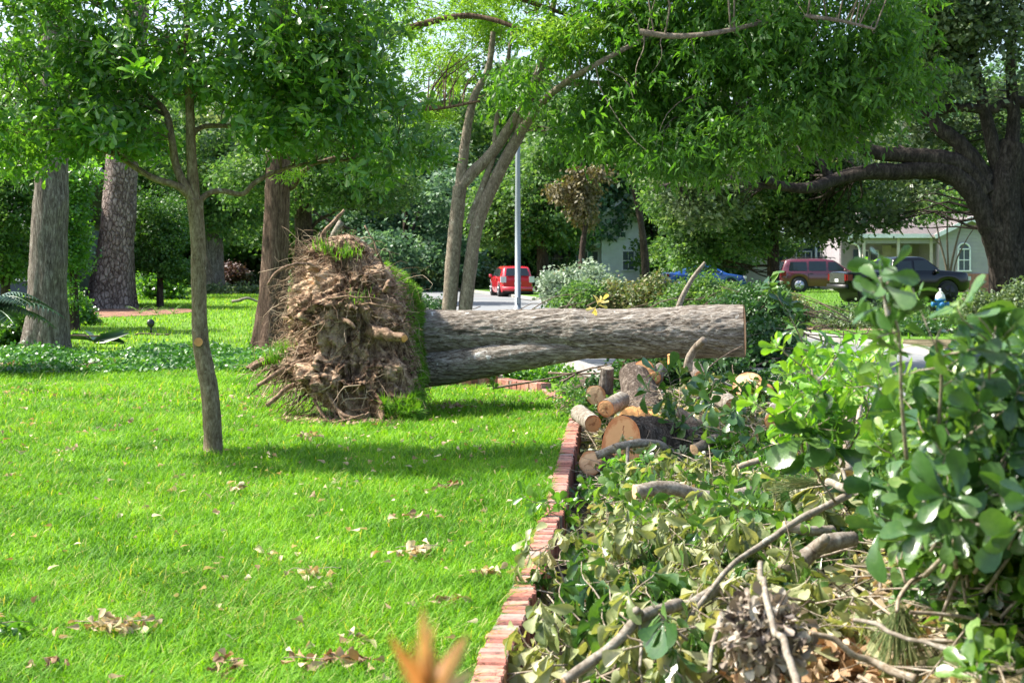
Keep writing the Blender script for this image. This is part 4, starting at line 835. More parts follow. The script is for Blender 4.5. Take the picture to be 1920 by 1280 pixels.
for a in (('clump of curled brown leaves on the lawn nearest the brick edging', 783, 1030, 34, .12, .12), ('pale tan leaves lying on the lawn left of the curled brown clump', 590, 1073, 16, .13, .06),
          ('long trail of tan dead leaves on the lawn', 215, 1168, 44, .17, .08), ('dark green fallen leafy twig on the lawn by the picture edge', 15, 1175, 26, .08, .08, 'oak_leaf'),
          ('dark brown leaf clump near the front of the lawn', 428, 1245, 14, .05, .06, 'dead_leaf'), ('grey brown leaves scattered in front of the dry sprig', 600, 1237, 22, .14, .06, 'dead_leaf'),
          ('tan leaves close beside the brick edging', 915, 1072, 12, .1, .06), ('single pale leaf in the sunny middle of the lawn', 518, 1040, 5, .05), ('small brown leaf left of the young oak', 137, 840, 6, .06, .06, 'dead_leaf'),
          ('white tan leaf pair far left on the lawn', 57, 793, 6, .06), ('pale torn leaves in front of the root plate', 575, 817, 16, .12, .08), ('pale leaf in front of the young oak', 445, 912, 7, .06),
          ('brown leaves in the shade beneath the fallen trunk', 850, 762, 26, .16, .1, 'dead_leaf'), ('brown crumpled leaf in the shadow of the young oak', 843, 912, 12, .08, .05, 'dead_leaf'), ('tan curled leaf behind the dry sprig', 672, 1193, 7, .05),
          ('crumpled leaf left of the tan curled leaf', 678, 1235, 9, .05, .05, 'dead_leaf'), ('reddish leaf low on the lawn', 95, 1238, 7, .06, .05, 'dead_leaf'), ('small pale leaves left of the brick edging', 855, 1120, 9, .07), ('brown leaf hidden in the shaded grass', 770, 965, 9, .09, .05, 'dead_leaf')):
    lump(*a)
G = Geo(); p = gpts(800, 4.6, 18); p[:, 2] = .035+.035*rng.random(len(p)); n = len(p)
scatter(G, OAK_M+WILT, p, rdir(rng, n, .25), rdir(rng, n, .8, .8), rng.uniform(.03, .07, n), rng.random(n), 1.2)
tag(G.build('scattered_leaves', M['dry_leaf']), 'single dry leaves scattered through the lawn grass', 'leaves', None, 'stuff')
# ------------------------------------------------------------------ trees
def pxblob(px, py, Y, rx, ry, d):
    c = at(px, py, Y); return (c[0], c[1], c[2], rx/FPX*Y, d, ry/FPX*Y)
def trunkfn(sc, amp, seed, flare=.35, lobes=5):
    def f(Q, a, t):
        s = Q*np.array((sc, sc, sc*.16)); r = 1+amp*(1-2*np.abs(fbm(s, 4, seed)))+.04*fbm(Q*.9, 2, seed+3)
        return r+flare*np.exp(-t*14)*(1+.5*np.cos(a*lobes+seed)) 
    return f
def grow(G, pts, r0, r1, seg=28, n=60, fn=None, cap=False):
    P = smooth(pts, n); G.tube(P, r0+(r1-r0)*np.linspace(0, 1, n)**.8, seg, cap, .5, fn); return P
def twigs_to(G, skeleton, C, rng, r=.01, sag=.0, maxn=400, seg=4):
    SK = np.vstack(skeleton); idx = rng.permutation(len(C))[:maxn]
    for i in idx:
        d = np.linalg.norm(SK-C[i], axis=1)+np.maximum(0, SK[:, 2]-C[i][2])*.8; k = np.argmin(d*(1+.25*rng.random(len(d))))
        L = d[k]; G.tube(curve(SK[k], C[i], rng, 8, wob=.06, up=.05), np.linspace(r*(.5+L*.25), r*.25, 8), seg, False)
# young oak on the lawn
rng = np.random.default_rng(41)
Yo = 11.85; yo = thing('young_oak', 'slim young oak with a sawn branch stub on its curved trunk standing in the lawn', 'tree', None, tuple(gp(398, 852)))
base = gp(398, 852); O = lambda *a: at(*a)-base
G = Geo(); fn_ = lambda Q, a, t: 1+.05*fbm(Q*np.array((26, 26, 12)), 3, 3)+.35*np.exp(-t*45)*(1+.3*np.cos(a*4))
P = smooth([O(400, 862, Yo), O(399, 810, Yo), O(393, 730, Yo), O(383, 680, Yo), O(376, 640, Yo), O(373, 560, Yo), O(371, 450, Yo), O(365, 375, Yo)], 120)
G.tube(P, np.interp(np.linspace(0, 1, 120), [0, .3, .6, .93, 1], [.079, .074, .062, .062, .07]), 28, False, .5, fn_)
G.build('trunk', M['bark_small'], yo)
SK = [P]; G = Geo()
for pts, a, b in (([(366, 385, Yo), (361, 330, Yo), (358, 270, Yo), (356, 200, Yo), (352, 120, Yo), (350, 30, Yo+.1), (345, -90, Yo)], .052, .02),
                  ([(366, 380, Yo), (345, 345, Yo-.05), (330, 310, Yo), (322, 260, Yo), (310, 210, Yo+.1), (280, 180, Yo+.2), (245, 150, Yo+.3), (200, 90, Yo+.4)], .042, .016),
                  ([(358, 372, Yo), (335, 350, Yo-.1), (290, 335, Yo-.1), (255, 315, Yo), (215, 290, Yo+.1), (150, 272, Yo+.2), (110, 268, Yo+.2), (30, 285, Yo+.3)], .034, .010),
                  ([(372, 378, Yo), (392, 362, Yo+.05), (415, 358, Yo+.1), (455, 364, Yo+.15), (475, 345, Yo+.15), (510, 325, Yo+.2), (560, 310, Yo+.25), (650, 300, Yo+.3), (760, 290, Yo+.3)], .026, .009),
                  ([(359, 250, Yo), (385, 237, Yo+.1), (440, 235, Yo+.2), (520, 210, Yo+.3), (640, 170, Yo+.4)], .024, .009),
                  ([(354, 160, Yo), (420, 110, Yo+.2), (520, 60, Yo+.4), (620, 20, Yo+.5)], .022, .009),
                  ([(310, 215, Yo+.1), (240, 190, Yo+.4), (150, 175, Yo+.6), (70, 170, Yo+.7)], .018, .007),
                  ([(352, 110, Yo), (300, 60, Yo+.3), (220, 20, Yo+.5), (100, -20, Yo+.6)], .02, .008)):
    SK.append(grow(G, [O(*p) for p in pts], a, b, 12, 50, lambda Q, a_, t: 1+.05*fbm(Q*16, 3, 2)))
G.build('limbs', M['bark_small'], yo)
G = Geo(); sc_ = O(372, 641, Yo-.1); G.tube(np.array([O(374, 643, Yo), sc_]), [.045, .036], 20, False); G.build('branch_stub', M['bark_small'], yo)
G = Geo(); disc(G, sc_, (.12, -1, .1), .036, rng, 5, 24, .04, .002); G.build('cut_face', M['orange'], yo)
bl = [(110, 60, 170, 110), (20, 190, 130, 100), (110, 255, 110, 50), (0, 300, 70, 50), (200, 230, 90, 50), (240, 110, 150, 90), (400, 50, 170, 90), (430, 160, 120, 60), (255, 262, 60, 45), (560, 100, 150, 110), (600, 245, 110, 70), (690, 190, 120, 80), (760, 280, 100, 40), (505, 250, 60, 50), (650, 60, 120, 80), (680, 330, 80, 40), (330, -90, 260, 110), (620, -60, 200, 90), (60, -60, 200, 90), (600, 150, 130, 90), (190, 190, 90, 50)]
B = [tuple(np.array(pxblob(x, y, Yo, rx, ry, .95))-np.array((*base, 0, 0, 0))) for x, y, rx, ry in bl]
C = blobpts(rng, B, 5000, .3, 1.4, -.6, 4)
G = Geo(); twigs_to(G, SK, C, rng, .008, 0, 520); G.build('twigs', M['twig_dark'], yo)
cc = np.array([b[:3] for b in B]).mean(0); A = nrm(C-cc)+rng.normal(size=C.shape)*.6+(0, 0, .25)
G = Geo(); rosettes(G, OAK_M, C, A, rng, 6, .098, 1.2, .1, .03); G.build('crown', M['oak_leaf'], yo)
G = Geo(); c1 = np.array([O(262, 115, Yo-1.1), O(285, 125, Yo-1.1), O(250, 135, Yo-1.1), O(272, 130, Yo-1.15)]); rosettes(G, OAK_M, c1, c1*0+(0, -.4, 1), rng, 8, .12, 1.0, 0, .02); G.build('bright_shoot', M['lime_leaf'], yo)

def tree(name, label, cat, base, trunk_pts, r0, r1, matb, blobs, n, matl, size, per=5, seed=1, limbs=(), leaf=None, fn=None, group=None, ntw=120, hang=.1, thr=-.3, freq=.8, shell=.4, segs=32, wide=1.0, spread=.25, rtw=.02):
    rg = np.random.default_rng(seed); t = thing(name, label, cat, group, tuple(base)); b = np.array(base, float)
    G = Geo(); SK_ = [grow(G, [np.array(p)-b for p in trunk_pts], r0, r1, segs, 90, fn or trunkfn(6, .09, seed))]
    G.build('trunk', M[matb], t)
    if limbs:
        G = Geo()
        for pts, a, e in limbs: SK_.append(grow(G, [np.array(p)-b for p in pts], a, e, 14, 50, lambda Q, a_, t_: 1+.1*fbm(Q*np.array((5, 5, 5)), 3, seed)))
        G.build('limbs', M[matb], t)
    if blobs:
        BB = [tuple(np.array(x)-np.array((*b, 0, 0, 0))) for x in blobs]; C = blobpts(rg, BB, n, shell, freq, thr, seed)
        if ntw:
            G = Geo(); twigs_to(G, SK_, C, rg, rtw, 0, ntw); G.build('twigs', M[matb], t)
        G = Geo(); m = n*per; ax_ = np.repeat(rdir(rg, n, .5, -.2), per, 0); tq = rg.random((m, 1))-.3; cen = np.repeat(C, per, 0)+ax_*tq*spread*2.2+rg.normal(size=(m, 3))*spread*.35
        d = nrm(ax_*.6+rdir(rg, m, .7, -hang*3)); nn = rdir(rg, m, .8, 1.0); rc = np.clip(np.repeat(rg.random(n)*.65, per)+.35*rg.random(m), 0, 1)
        scatter(G, leaf or [KITE], cen, d, nn, size*(.6+.7*rg.random(m)), rc, wide); G.build('crown', M[matl], t)
    return t
# grey oak, left
b = gp(85, 652)
tree('oak_tree', 'tall oak with a straight grey furrowed trunk left of the mulched pine', 'tree', b, [b-(0, 0, .1), at(88, 560, b[1]), at(94, 400, b[1]), at(98, 250, b[1]), at(104, 60, b[1]), at(112, -200, b[1])], .33, .25, 'bark_grey',
     [pxblob(60, -150, 27, 300, 120, 3.5), pxblob(140, 300, 29, 45, 40, .8)], 900, 'oak_leaf', .1, 5, 51, segs=48, ntw=40)
# pine with mulch ring
b = gp(206, 578); Yp = b[1]
tree('pine_tree', 'thick pine with plated pinkish bark leaning over its ring of brown mulch', 'tree', b, [b-(0, 0, .1), at(210, 540, Yp), at(218, 450, Yp), at(228, 320, Yp), at(238, 200, Yp), at(255, 0, Yp), at(275, -300, Yp)], .60, .42, 'bark_pine', None, 0, None, 0, segs=56, seed=52, fn=trunkfn(3, .04, 5, .5))
# cypress, reddish
b = gp(506, 652); Yc = b[1]
LB = [([at(522, 300, Yc), at(560, 330, Yc), at(580, 315, Yc)], .05, .02), ([at(524, 340, Yc), at(545, 352, Yc), at(575, 315, Yc-.5), at(640, 290, Yc-1)], .07, .02), ([at(525, 150, Yc), at(620, 90, Yc-1), at(740, 60, Yc-2), at(880, 30, Yc-2), at(1020, 70, Yc-2.5)], .12, .03), ([at(524, 250, Yc), at(610, 200, Yc), at(700, 190, Yc-1), at(800, 205, Yc-1), at(900, 190, Yc-1.5)], .08, .02), ([at(525, 60, Yc), at(700, -20, Yc-1), at(900, -20, Yc-2), at(1100, 40, Yc-2)], .1, .03)]
tree('cypress_tree', 'reddish brown tall trunk behind the root plate with feathery yellow green foliage', 'tree', b, [b-(0, 0, .1), at(512, 560, Yc), at(517, 450, Yc), at(521, 330, Yc), at(523, 180, Yc), at(528, -50, Yc), at(530, -250, Yc)], .25, .17, 'bark_brown',
     [pxblob(1040, 68, Yc-3, 85, 38, 1), pxblob(1090, 50, Yc-3, 50, 25, .8), pxblob(930, 60, Yc+1, 75, 40, 1.2), pxblob(820, 120, Yc+1, 100, 60, 1.3), pxblob(900, 20, Yc+1, 130, 45, 1.4), pxblob(760, 40, Yc-2, 110, 60, 1.3), pxblob(700, 150, Yc-1, 90, 60, 1.2), pxblob(545, 325, Yc-.8, 32, 14, .4), pxblob(800, 215, Yc, 60, 25, .8), pxblob(1000, -40, Yc-2, 200, 60, 1.5)], 2600, 'cypress_leaf', .085, 11, 53, limbs=LB, leaf=[KITE], ntw=110, wide=.55, spread=.1, thr=-.1, shell=.2, freq=1.5, fn=trunkfn(7, .08, 3, .5), rtw=.012, segs=40)
# the double-stemmed elm over the street
Ye = 25.0; b = at(855, 640, Ye); b[2] = 0
E = lambda x, y, o=0: at(x, y, Ye+o)
eb = [(1130, 60, 170, 90), (1330, 110, 190, 140), (1530, 110, 150, 110), (1640, 140, 110, 80), (1180, 200, 160, 80), (1350, 250, 150, 80), (1460, 230, 120, 80), (1090, 235, 60, 40), (1650, 50, 90, 60), (1290, -60, 280, 90), (1560, -40, 190, 70), (1240, 290, 90, 35), (1560, 215, 90, 60), (1400, 60, 220, 80), (965, 150, 32, 45), (1150, 20, 90, 40), (1250, -260, 300, 130), (1550, -220, 220, 110)]  # last two blobs: unseen, added above the view to shade the canopy below
lm = [([E(862, 350), E(885, 325), E(920, 290), E(955, 240), E(985, 195), E(1005, 170)], .11, .08), ([E(862, 350), E(868, 300), E(878, 230), E(890, 180), E(915, 130), E(925, 60)], .1, .05),
      ([E(975, 250), E(1010, 200, -.6), E(1060, 155, -1.4), E(1110, 125, -2.0), E(1170, 92, -2.0), E(1260, 50, -1.2)], .085, .022), ([E(975, 250), E(985, 190), E(1005, 150), E(1020, 100), E(1040, 0)], .11, .05), ([E(880, 420), E(905, 350), E(925, 290), E(932, 220), E(945, 160), E(960, 60)], .07, .03),
      ([E(1060, 155), E(1150, 160, -.5), E(1300, 200, -1), E(1420, 200, -1)], .06, .02), ([E(1180, 88), E(1330, 100, -1), E(1480, 130, -1.5), E(1620, 150, -1.5)], .06, .02), ([E(1200, 60, -2.8), E(1260, 68, -2.9), E(1340, 62, -3), E(1440, 40, -2.6)], .05, .03), ([E(1020, 100), E(1200, 0, -1), E(1400, 0, -1.5), E(1600, 20, -1.5)], .07, .03), ([E(1510, 30, -2.9), E(1580, 40, -3), E(1640, 55, -3)], .04, .02)]
rg = np.random.default_rng(9); el = thing('elm_tree', 'double stemmed smooth barked tree with a wide green canopy spreading over the street', 'tree', None, tuple(b))
G = Geo(); efn = lambda Q, a, t: 1+.05*fbm(Q*4, 3, 2)+.02*fbm(Q*16, 2, 5)+.3*np.exp(-t*22)
SKE = [grow(G, [p-b for p in (E(836, 662), E(842, 583), E(848, 500), E(855, 420), E(862, 350))], .135, .12, 28, 60, efn)]; G.build('trunk', M['bark_elm'], el)
G = Geo(); SKE.append(grow(G, [p-b for p in (E(862, 662), E(872, 583), E(882, 500), E(895, 420), E(930, 335), E(975, 250))], .13, .105, 28, 60, efn)); G.build('trunk', M['bark_elm'], el)
G = Geo()
for pts, a, e in lm: SKE.append(grow(G, [p-b for p in pts], a, e, 14, 40, lambda Q, a_, t_: 1+.08*fbm(Q*5, 3, 1)))
G.build('limbs', M['bark_elm'], el)
BB = [tuple(np.array(pxblob(x, y, Ye-1.2, rx, ry, 2.1 if y > -100 else 3.6))-np.array((*b, 0, 0, 0))) for x, y, rx, ry in eb]
C = blobpts(rg, BB, 6000, .3, .9, .04, 6)
G = Geo(); twigs_to(G, SKE, C, rg, .012, 0, 420); G.build('twigs', M['bark_elm'], el)
G = Geo(); per = 11; m = len(C)*per; ax_ = np.repeat(rdir(rg, len(C), .25, -.35), per, 0); tq = rg.random((m, 1)); cen = np.repeat(C, per, 0)+ax_*tq*.5-np.array((0, 0, .16))*tq**2+rg.normal(size=(m, 3))*.045; d = nrm(ax_*.7+rdir(rg, m, .5, -.6)); scatter(G, ELM, cen, d, rdir(rg, m, .7, 1), .15*(.6+.7*rg.random(m)), np.clip(np.repeat(rg.random(len(C))*.7, per)+.3*rg.random(m), 0, 1), 1.0)
G.build('crown', M['elm_leaf'], el)

# live oak, right
Yl = 46.0; b = at(1897, 590, Yl); b[2] = -.05; V = lambda x, y, o=0: at(x, y, Yl+o)
LL = [([V(1892, 540), V(1872, 460), V(1848, 400), V(1825, 360), V(1800, 335), V(1775, 322)], .5, .36), ([V(1800, 335), V(1775, 322), V(1730, 318), V(1680, 322), V(1630, 322), V(1570, 335), V(1520, 352, -1), V(1470, 350, -1), V(1430, 335, -2)], .36, .12),
 ([V(1850, 360), V(1815, 318), V(1770, 300), V(1700, 292), V(1640, 285), V(1600, 268), V(1575, 250)], .40, .18), ([V(1870, 370), V(1885, 330), V(1900, 318), V(1960, 320), V(2050, 300)], .42, .25),
 ([V(1850, 340), V(1800, 270), V(1760, 240), V(1740, 215), V(1710, 205)], .35, .18), ([V(1960, 210), V(1910, 190), V(1880, 196), V(1860, 206), V(1820, 203), V(1780, 203), V(1750, 210), V(1700, 190)], .2, .13),
 ([V(1880, 340), V(1900, 240), V(1895, 120), V(1900, 40)], .3, .12), ([V(1560, 338), V(1530, 300), V(1480, 290), V(1430, 300), V(1380, 320)], .17, .09), ([V(1880, 350), V(1840, 180), V(1820, 80), V(1810, -30)], .28, .1),
 ([V(1470, 350, -1), V(1400, 345, -2), V(1345, 325, -2), V(1300, 330, -2), V(1245, 350, -2)], .12, .05), ([V(1430, 300), V(1400, 270), V(1380, 250), V(1340, 290)], .1, .06)]
lb = [(1880, 60, 130, 120, 4), (1800, 120, 120, 110, 4), (1900, 230, 90, 90, 4), (1800, 260, 90, 40, 3), (1700, 250, 90, 60, 3), (1640, 350, 70, 25, 1.5), (1560, 290, 110, 70, 3), (1450, 260, 120, 60, 3), (1480, 400, 70, 40, 2), (1350, 280, 110, 50, 3), (1250, 320, 80, 40, 3), (1330, 370, 90, 50, 2.5), (1740, 20, 140, 90, 4), (1960, 400, 60, 60, 2), (1420, 340, 90, 40, 2), (1560, 420, 90, 35, 2), (1680, 400, 60, 25, 1.5), (1900, -60, 250, 80, 4), (1750, 370, 40, 30, 1)]
tree('live_oak', 'massive old live oak with thick crooked horizontal limbs beside the green house', 'tree', b, [b-(0, 0, .1), V(1896, 545), V(1892, 480), V(1884, 420), V(1880, 365), V(1890, 320), V(1905, 270)], .70, .48, 'bark_live', [pxblob(x, y, Yl+(3.5 if 220 < y < 450 and x > 1400 else 0), rx, ry, d*.7) for x, y, rx, ry, d in lb]+[pxblob(1560, -190, Yl, 330, 110, 6)], 9800, 'far_leaf_grey', .2, 7, 61, limbs=LL+[([V(1920, 560), V(1925, 480), V(1930, 400), V(1920, 340)], .58, .42)], ntw=300, thr=.0, freq=.5, spread=.34, segs=60, fn=trunkfn(2.2, .09, 7, .25), rtw=.03)  # the separate last blob is unseen, added overhead to shade trunk and limbs
# street oak
b = at(1450, 575, 50.0); b[2] = -.04; V = lambda x, y, o=0: at(x, y, 50+o)
tree('street_oak', 'smaller dark trunked oak standing in front of the maroon car', 'tree', b, [b-(0, 0, .1), V(1450, 500), V(1449, 430), V(1449, 385), V(1452, 330), V(1450, 250)], .24, .13, 'bark_dark', [pxblob(x, y, 49.5, rx, ry, d) for x, y, rx, ry, d in ((1340, 420, 90, 60, 2), (1290, 360, 90, 60, 2), (1400, 350, 120, 70, 3), (1530, 370, 70, 50, 2), (1300, 470, 50, 35, 1.5), (1390, 455, 60, 30, 1.5), (1265, 390, 30, 45, 2))], 4200, 'far_leaf', .17, 6, 62, limbs=[([V(1449, 400), V(1425, 380), V(1400, 350), V(1360, 320)], .1, .04), ([V(1449, 430), V(1430, 410), V(1405, 400), V(1370, 380)], .08, .03), ([V(1449, 385), V(1490, 350), V(1540, 320)], .1, .04)], ntw=160, spread=.3, thr=-.15, rtw=.02)
# tree by the red car
b = at(1018, 545, 78.0); b[2] = 0; V = lambda x, y, o=0: at(x, y, 78+o)
tree('round_oak', 'dense round crowned oak with a short dark trunk just behind the red car', 'tree', b, [b-(0, 0, .1), V(1018, 505), V(1016, 460), V(1015, 400)], .38, .25, 'bark_dark', [pxblob(x, y, 78, rx, ry, d) for x, y, rx, ry, d in ((1000, 380, 90, 80, 4), (1060, 420, 60, 40, 3), (960, 430, 60, 40, 3), (1040, 330, 80, 70, 4), (920, 400, 50, 70, 3))], 3600, 'far_leaf', .26, 6, 63, ntw=60, spread=.4, thr=-.35, freq=.4)
# brown hanging foliage
b = at(1085, 540, 62.0); b[2] = 0; V = lambda x, y, o=0: at(x, y, 62+o)
tree('street_tree', 'leafy green tree whose lower boughs frame the withered brown foliage', 'tree', at(1212, 545, 64)*(1, 1, 0), [at(1212, 545, 64)*(1, 1, 0), at(1208, 470, 64), at(1195, 380, 64), at(1170, 280, 64)], .2, .1, 'bark_dark', [pxblob(x, y, 65, rx, ry, 2.0) for x, y, rx, ry in ((1100, 290, 90, 40), (1170, 275, 60, 40), (1030, 290, 40, 30))], 2000, 'far_leaf', .22, 6, 164, ntw=60, spread=.35, thr=-.1, freq=.6)
tree('storm_damaged_tree', 'thin tree carrying a drooping mass of withered olive brown leaves', 'tree', b, [b-(0, 0, .1), V(1092, 470), V(1100, 380), V(1090, 300)], .16, .08, 'bark_dark', [pxblob(x, y, 62, rx, ry, 1.2) for x, y, rx, ry in ((1070, 330, 30, 22), (1100, 350, 32, 26), (1050, 355, 18, 18), (1090, 385, 22, 30), (1105, 410, 14, 20), (1120, 325, 22, 16))], 620, 'withered_leaf', .2, 6, 64, ntw=60, spread=.3, hang=.5, thr=-.1, freq=1.1)
# trunks between cypress and root plate
b = at(570, 560, 61.0); b[2] = 0; V = lambda x, y, o=0: at(x, y, 61+o)
tree('dark_oak', 'dark shaded trunk and low green crown right behind the cypress trunk', 'tree', b, [b-(0, 0, .1), V(570, 450), V(568, 380), V(572, 300)], .45, .3, 'bark_dark', [pxblob(x, y, 60, rx, ry, d) for x, y, rx, ry, d in ((640, 330, 90, 60, 3), (560, 340, 80, 50, 3), (720, 340, 70, 60, 3), (600, 260, 110, 60, 3), (470, 340, 70, 60, 3))], 3600, 'far_leaf', .2, 6, 65, limbs=[([V(560, 470), V(590, 420), V(640, 390)], .12, .05)], ntw=60, spread=.35, thr=-.3)
b = gp(405, 549); V = lambda x, y, o=0: at(x, y, b[1]+o)
tree('grey_trunk_oak', 'distant oak with a plain grey trunk at the back of the neighbouring lawn', 'tree', b, [b-(0, 0, .1), V(403, 500), V(402, 420), V(400, 300)], .44, .36, 'bark_grey', [pxblob(x, y, b[1], rx, ry, d) for x, y, rx, ry, d in ((400, 330, 120, 60, 4), (440, 410, 60, 45, 3), (330, 380, 60, 50, 3), (460, 300, 90, 60, 4))], 3400, 'far_leaf', .26, 6, 66, ntw=40, spread=.45, thr=-.3, freq=.4)
# dark bush-like evergreen trees at the left
for k, (px, Y_, bl_, lab, mt) in enumerate(((300, 50.0, [(300, 400, 48, 50), (315, 450, 40, 40), (280, 480, 35, 35), (330, 500, 30, 25)], 'soft dark green conifer foliage right of the pine trunk', 'needle_leaf'),
        (138, 33.0, [(138, 400, 24, 60), (134, 480, 26, 60), (140, 330, 26, 40), (138, 545, 20, 35)], 'broad leaved dark shrub tree between the grey oak and the pine', 'oak_leaf'),
        (10, 34.0, [(15, 400, 60, 60), (0, 480, 60, 50), (30, 330, 50, 40)], 'leafy green shrub tree left of the grey oak', 'far_leaf'))):
    b = at(px, 560, Y_); b[2] = 0; V = lambda x, y, o=0: at(x, y, Y_+o)
    tree('shrub_tree', lab, 'tree', b, [b-(0, 0, .1), V(px, 500), V(px-4, 400)], .12, .08, 'bark_dark', [pxblob(x, y, Y_, rx, ry, 1.3) for x, y, rx, ry in bl_], 1700, mt, .12 if k != 1 else .1, 8, 70+k, ntw=60, spread=.2, thr=-.3, freq=1.0, rtw=.012)
# far tree rows: crowns share a few meshes
def crown_mesh(seed, n, size, mat, per=6):
    rg = np.random.default_rng(seed); Bs = [(rg.normal()*3, rg.normal()*3, 6.5+rg.normal()*2.8, rg.uniform(2, 3.6), rg.uniform(2, 3.6), rg.uniform(1.6, 3)) for _ in range(13)]+[(rg.uniform(-4, 4), rg.uniform(-4, 4), 2.6, 2.6, 2.6, 1.8) for _ in range(4)]
    C = blobpts(rg, Bs, n, .5, .45, -.3, seed); m = n*per; ax_ = np.repeat(rdir(rg, n, .5, -.2), per, 0); cen = np.repeat(C, per, 0)+ax_*(rg.random((m, 1))-.3)*1.1+rg.normal(size=(m, 3))*.16; G = Geo()
    scatter(G, [KITE], cen, rdir(rg, m, .7, -.2), rdir(rg, m, .8, 1), size*(.6+.7*rg.random(m)), np.clip(np.repeat(rg.random(n)*.7, per)+.3*rg.random(m), 0, 1), 1.1); me = G.mesh('crown'); me.materials.append(M[mat])
    G = Geo(); grow(G, [(0, 0, -.2), (.1, 0, 3), (0, .2, 8)], .35, .15, 12, 20)
    for _ in range(5): G.tube(curve((0, 0, 2.5+_*.6), (rg.normal()*3.5, rg.normal()*3.5, 7+rg.normal()), rg, 8), np.linspace(.16, .05, 8), 8)
    tm = G.mesh('trunk'); tm.materials.append(M['bark_dark']); return me, tm
CM = [crown_mesh(80, 3400, .42, 'far_leaf'), crown_mesh(81, 3400, .4, 'far_leaf_blue_haze'), crown_mesh(82, 3400, .42, 'far_leaf'), crown_mesh(83, 3000, .42, 'far_leaf_grey')]
rng = np.random.default_rng(90)
def far_tree(x, y, k, s, sz, rz, lab, grp):
    t = thing('tree', lab, 'tree', grp, (x, y, -.05), rz); t.scale = (s, s, sz)
    for nm, me in (('crown', CM[k][0]), ('trunk', CM[k][1])):
        o = bpy.data.objects.new(nm, me); COL.objects.link(o); o.parent = t
for row, (Y_, st, s, h) in enumerate(((104, 145, 1.0, 1.05), (150, 215, 1.7, 1.65))):
    x = -160
    while x < 2100:
        Yq = Y_+rng.uniform(-8, 8); k = int(rng.integers(4)); xx = (x-960)/FPX*Yq
        far_tree(xx, Yq, k, s*rng.uniform(.9, 1.15), h*rng.uniform(.85, 1.1), rng.uniform(0, 6.28), ('mid height green tree in the row behind the houses', 'tall tree closing the view at the far end of the neighbourhood')[row], ('trees in the row behind the houses', 'tall trees closing the view')[row]); x += st*rng.uniform(.8, 1.15)
for px, Y_, k, s, sz, lab in ((760, 86, 1, .8, .75, 'bluish green tree overhanging the street beyond the double stemmed tree'), (660, 92, 0, .85, .8, 'green tree beyond the top of the root plate'), (1310, 84, 0, .6, .6, 'bushy tree in front of the white gabled house'), (470, 96, 1, .75, .6, 'blue green tree at the back of the neighbouring lawn'), (1270, 97, 2, .8, .8, 'green tree right of the white gabled house'), (60, 70, 2, .9, 1.0, 'green tree over the roof of the neighbouring house'), (240, 92, 0, .8, .7, 'dark tree far behind the pine trunk'), (880, 100, 1, .8, .7, 'pale tree at the end of the visible street')):
    far_tree((px-960)/FPX*Y_, Y_, k, s, sz, px*.1, lab, None)

# low shrubs and hedges (each one thing)
def bush(name, lab, cat, px, py, Y_, rx, ry, d, mat, n=700, size=.1, per=7, seed=1, group=None, stems=8, z0=None, thr=-.4):
    c = at(px, py, Y_); zb = 0.0 if z0 is None else z0; c0 = np.array((c[0], c[1], zb)); rxm, rzm = rx/FPX*Y_, ry/FPX*Y_; rg = np.random.default_rng(seed*13+px)
    t = thing(name, lab, cat, group, tuple(c0)); Bs = [(u*rxm, rg.uniform(-.5, .5)*d, (c[2]-zb)*(.75-.3*abs(u))+rg.uniform(-.5, .5)*rzm, rxm*.33, d*.5, rzm*rg.uniform(.3, .75)) for u in np.linspace(-.85, .85, 13)+rg.normal(size=13)*.08]
    C = blobpts(rg, Bs, n, .3, 1.2/size*.1, thr, seed); C[:, 2] = np.maximum(C[:, 2], .02+.1*rg.random(len(C))); m = n*per; G = Geo(); cen = np.repeat(C, per, 0)+rg.normal(size=(m, 3))*size; cen[:, 2] = np.abs(cen[:, 2])
    scatter(G, [KITE, ROUND], cen, rdir(rg, m, .7), rdir(rg, m, .8, 1), size*(.6+.7*rg.random(m)), np.clip(np.repeat(rg.random(n)*.5, per)+.5*rg.random(m), 0, 1)); G.build('leaves', M[mat], t)
    G = Geo()
    for q in range(stems):
        e = C[q]*np.array((1.1, 1.3, 1.12)) if name == 'brush_pile' else C[q]; s_ = e+rg.normal(size=3)*(.9, .5, .1)-(0, 0, max(0, e[2]*.5)) if name == 'brush_pile' else np.array((rg.uniform(-.3, .3)*rxm, 0, 0)); s_[2] = max(s_[2], .02); G.tube(curve(s_, e, rg, 8), np.linspace(.016, .005, 8), 5)
    G.build('stems', M['twig_dark'], t); return t
bush('shrub', 'dark burgundy shrub at the back of the neighbouring lawn', 'shrub', 428, 503, 85.0, 26, 24, 1.2, 'burgundy_leaf', 500, .18)
bush('shrub', 'low dark shrub beneath the conifer foliage', 'shrub', 300, 520, 60.0, 45, 30, 1.5, 'oak_leaf', 600, .16)
bush('shrub', 'dark shrub close behind the grey oak trunk', 'shrub', 140, 560, 36.0, 30, 45, .8, 'oak_leaf', 600, .1)
bush('shrub', 'dark shrub under the sago palm', 'shrub', 15, 610, 27.0, 50, 50, .8, 'oak_leaf', 900, .08)
bush('hedge', 'long pale olive hedge beside the far street', 'hedge', 690, 500, 84.0, 130, 26, 2.0, 'far_leaf_grey', 1500, .22)
bush('hedge', 'pale olive bushes left of the red car', 'hedge', 880, 508, 88.0, 60, 26, 2.0, 'far_leaf_grey', 900, .22)
bush('brush_pile', 'silvery grey green brush pile beside the red car', 'brush pile', 1085, 525, 58.0, 62, 38, 2.0, 'silver_leaf', 1500, .17)
bush('shrub', 'white flecked pale shrub on the far lawn behind the root plate', 'shrub', 790, 490, 90.0, 36, 26, 1.5, 'silver_leaf', 600, .2)
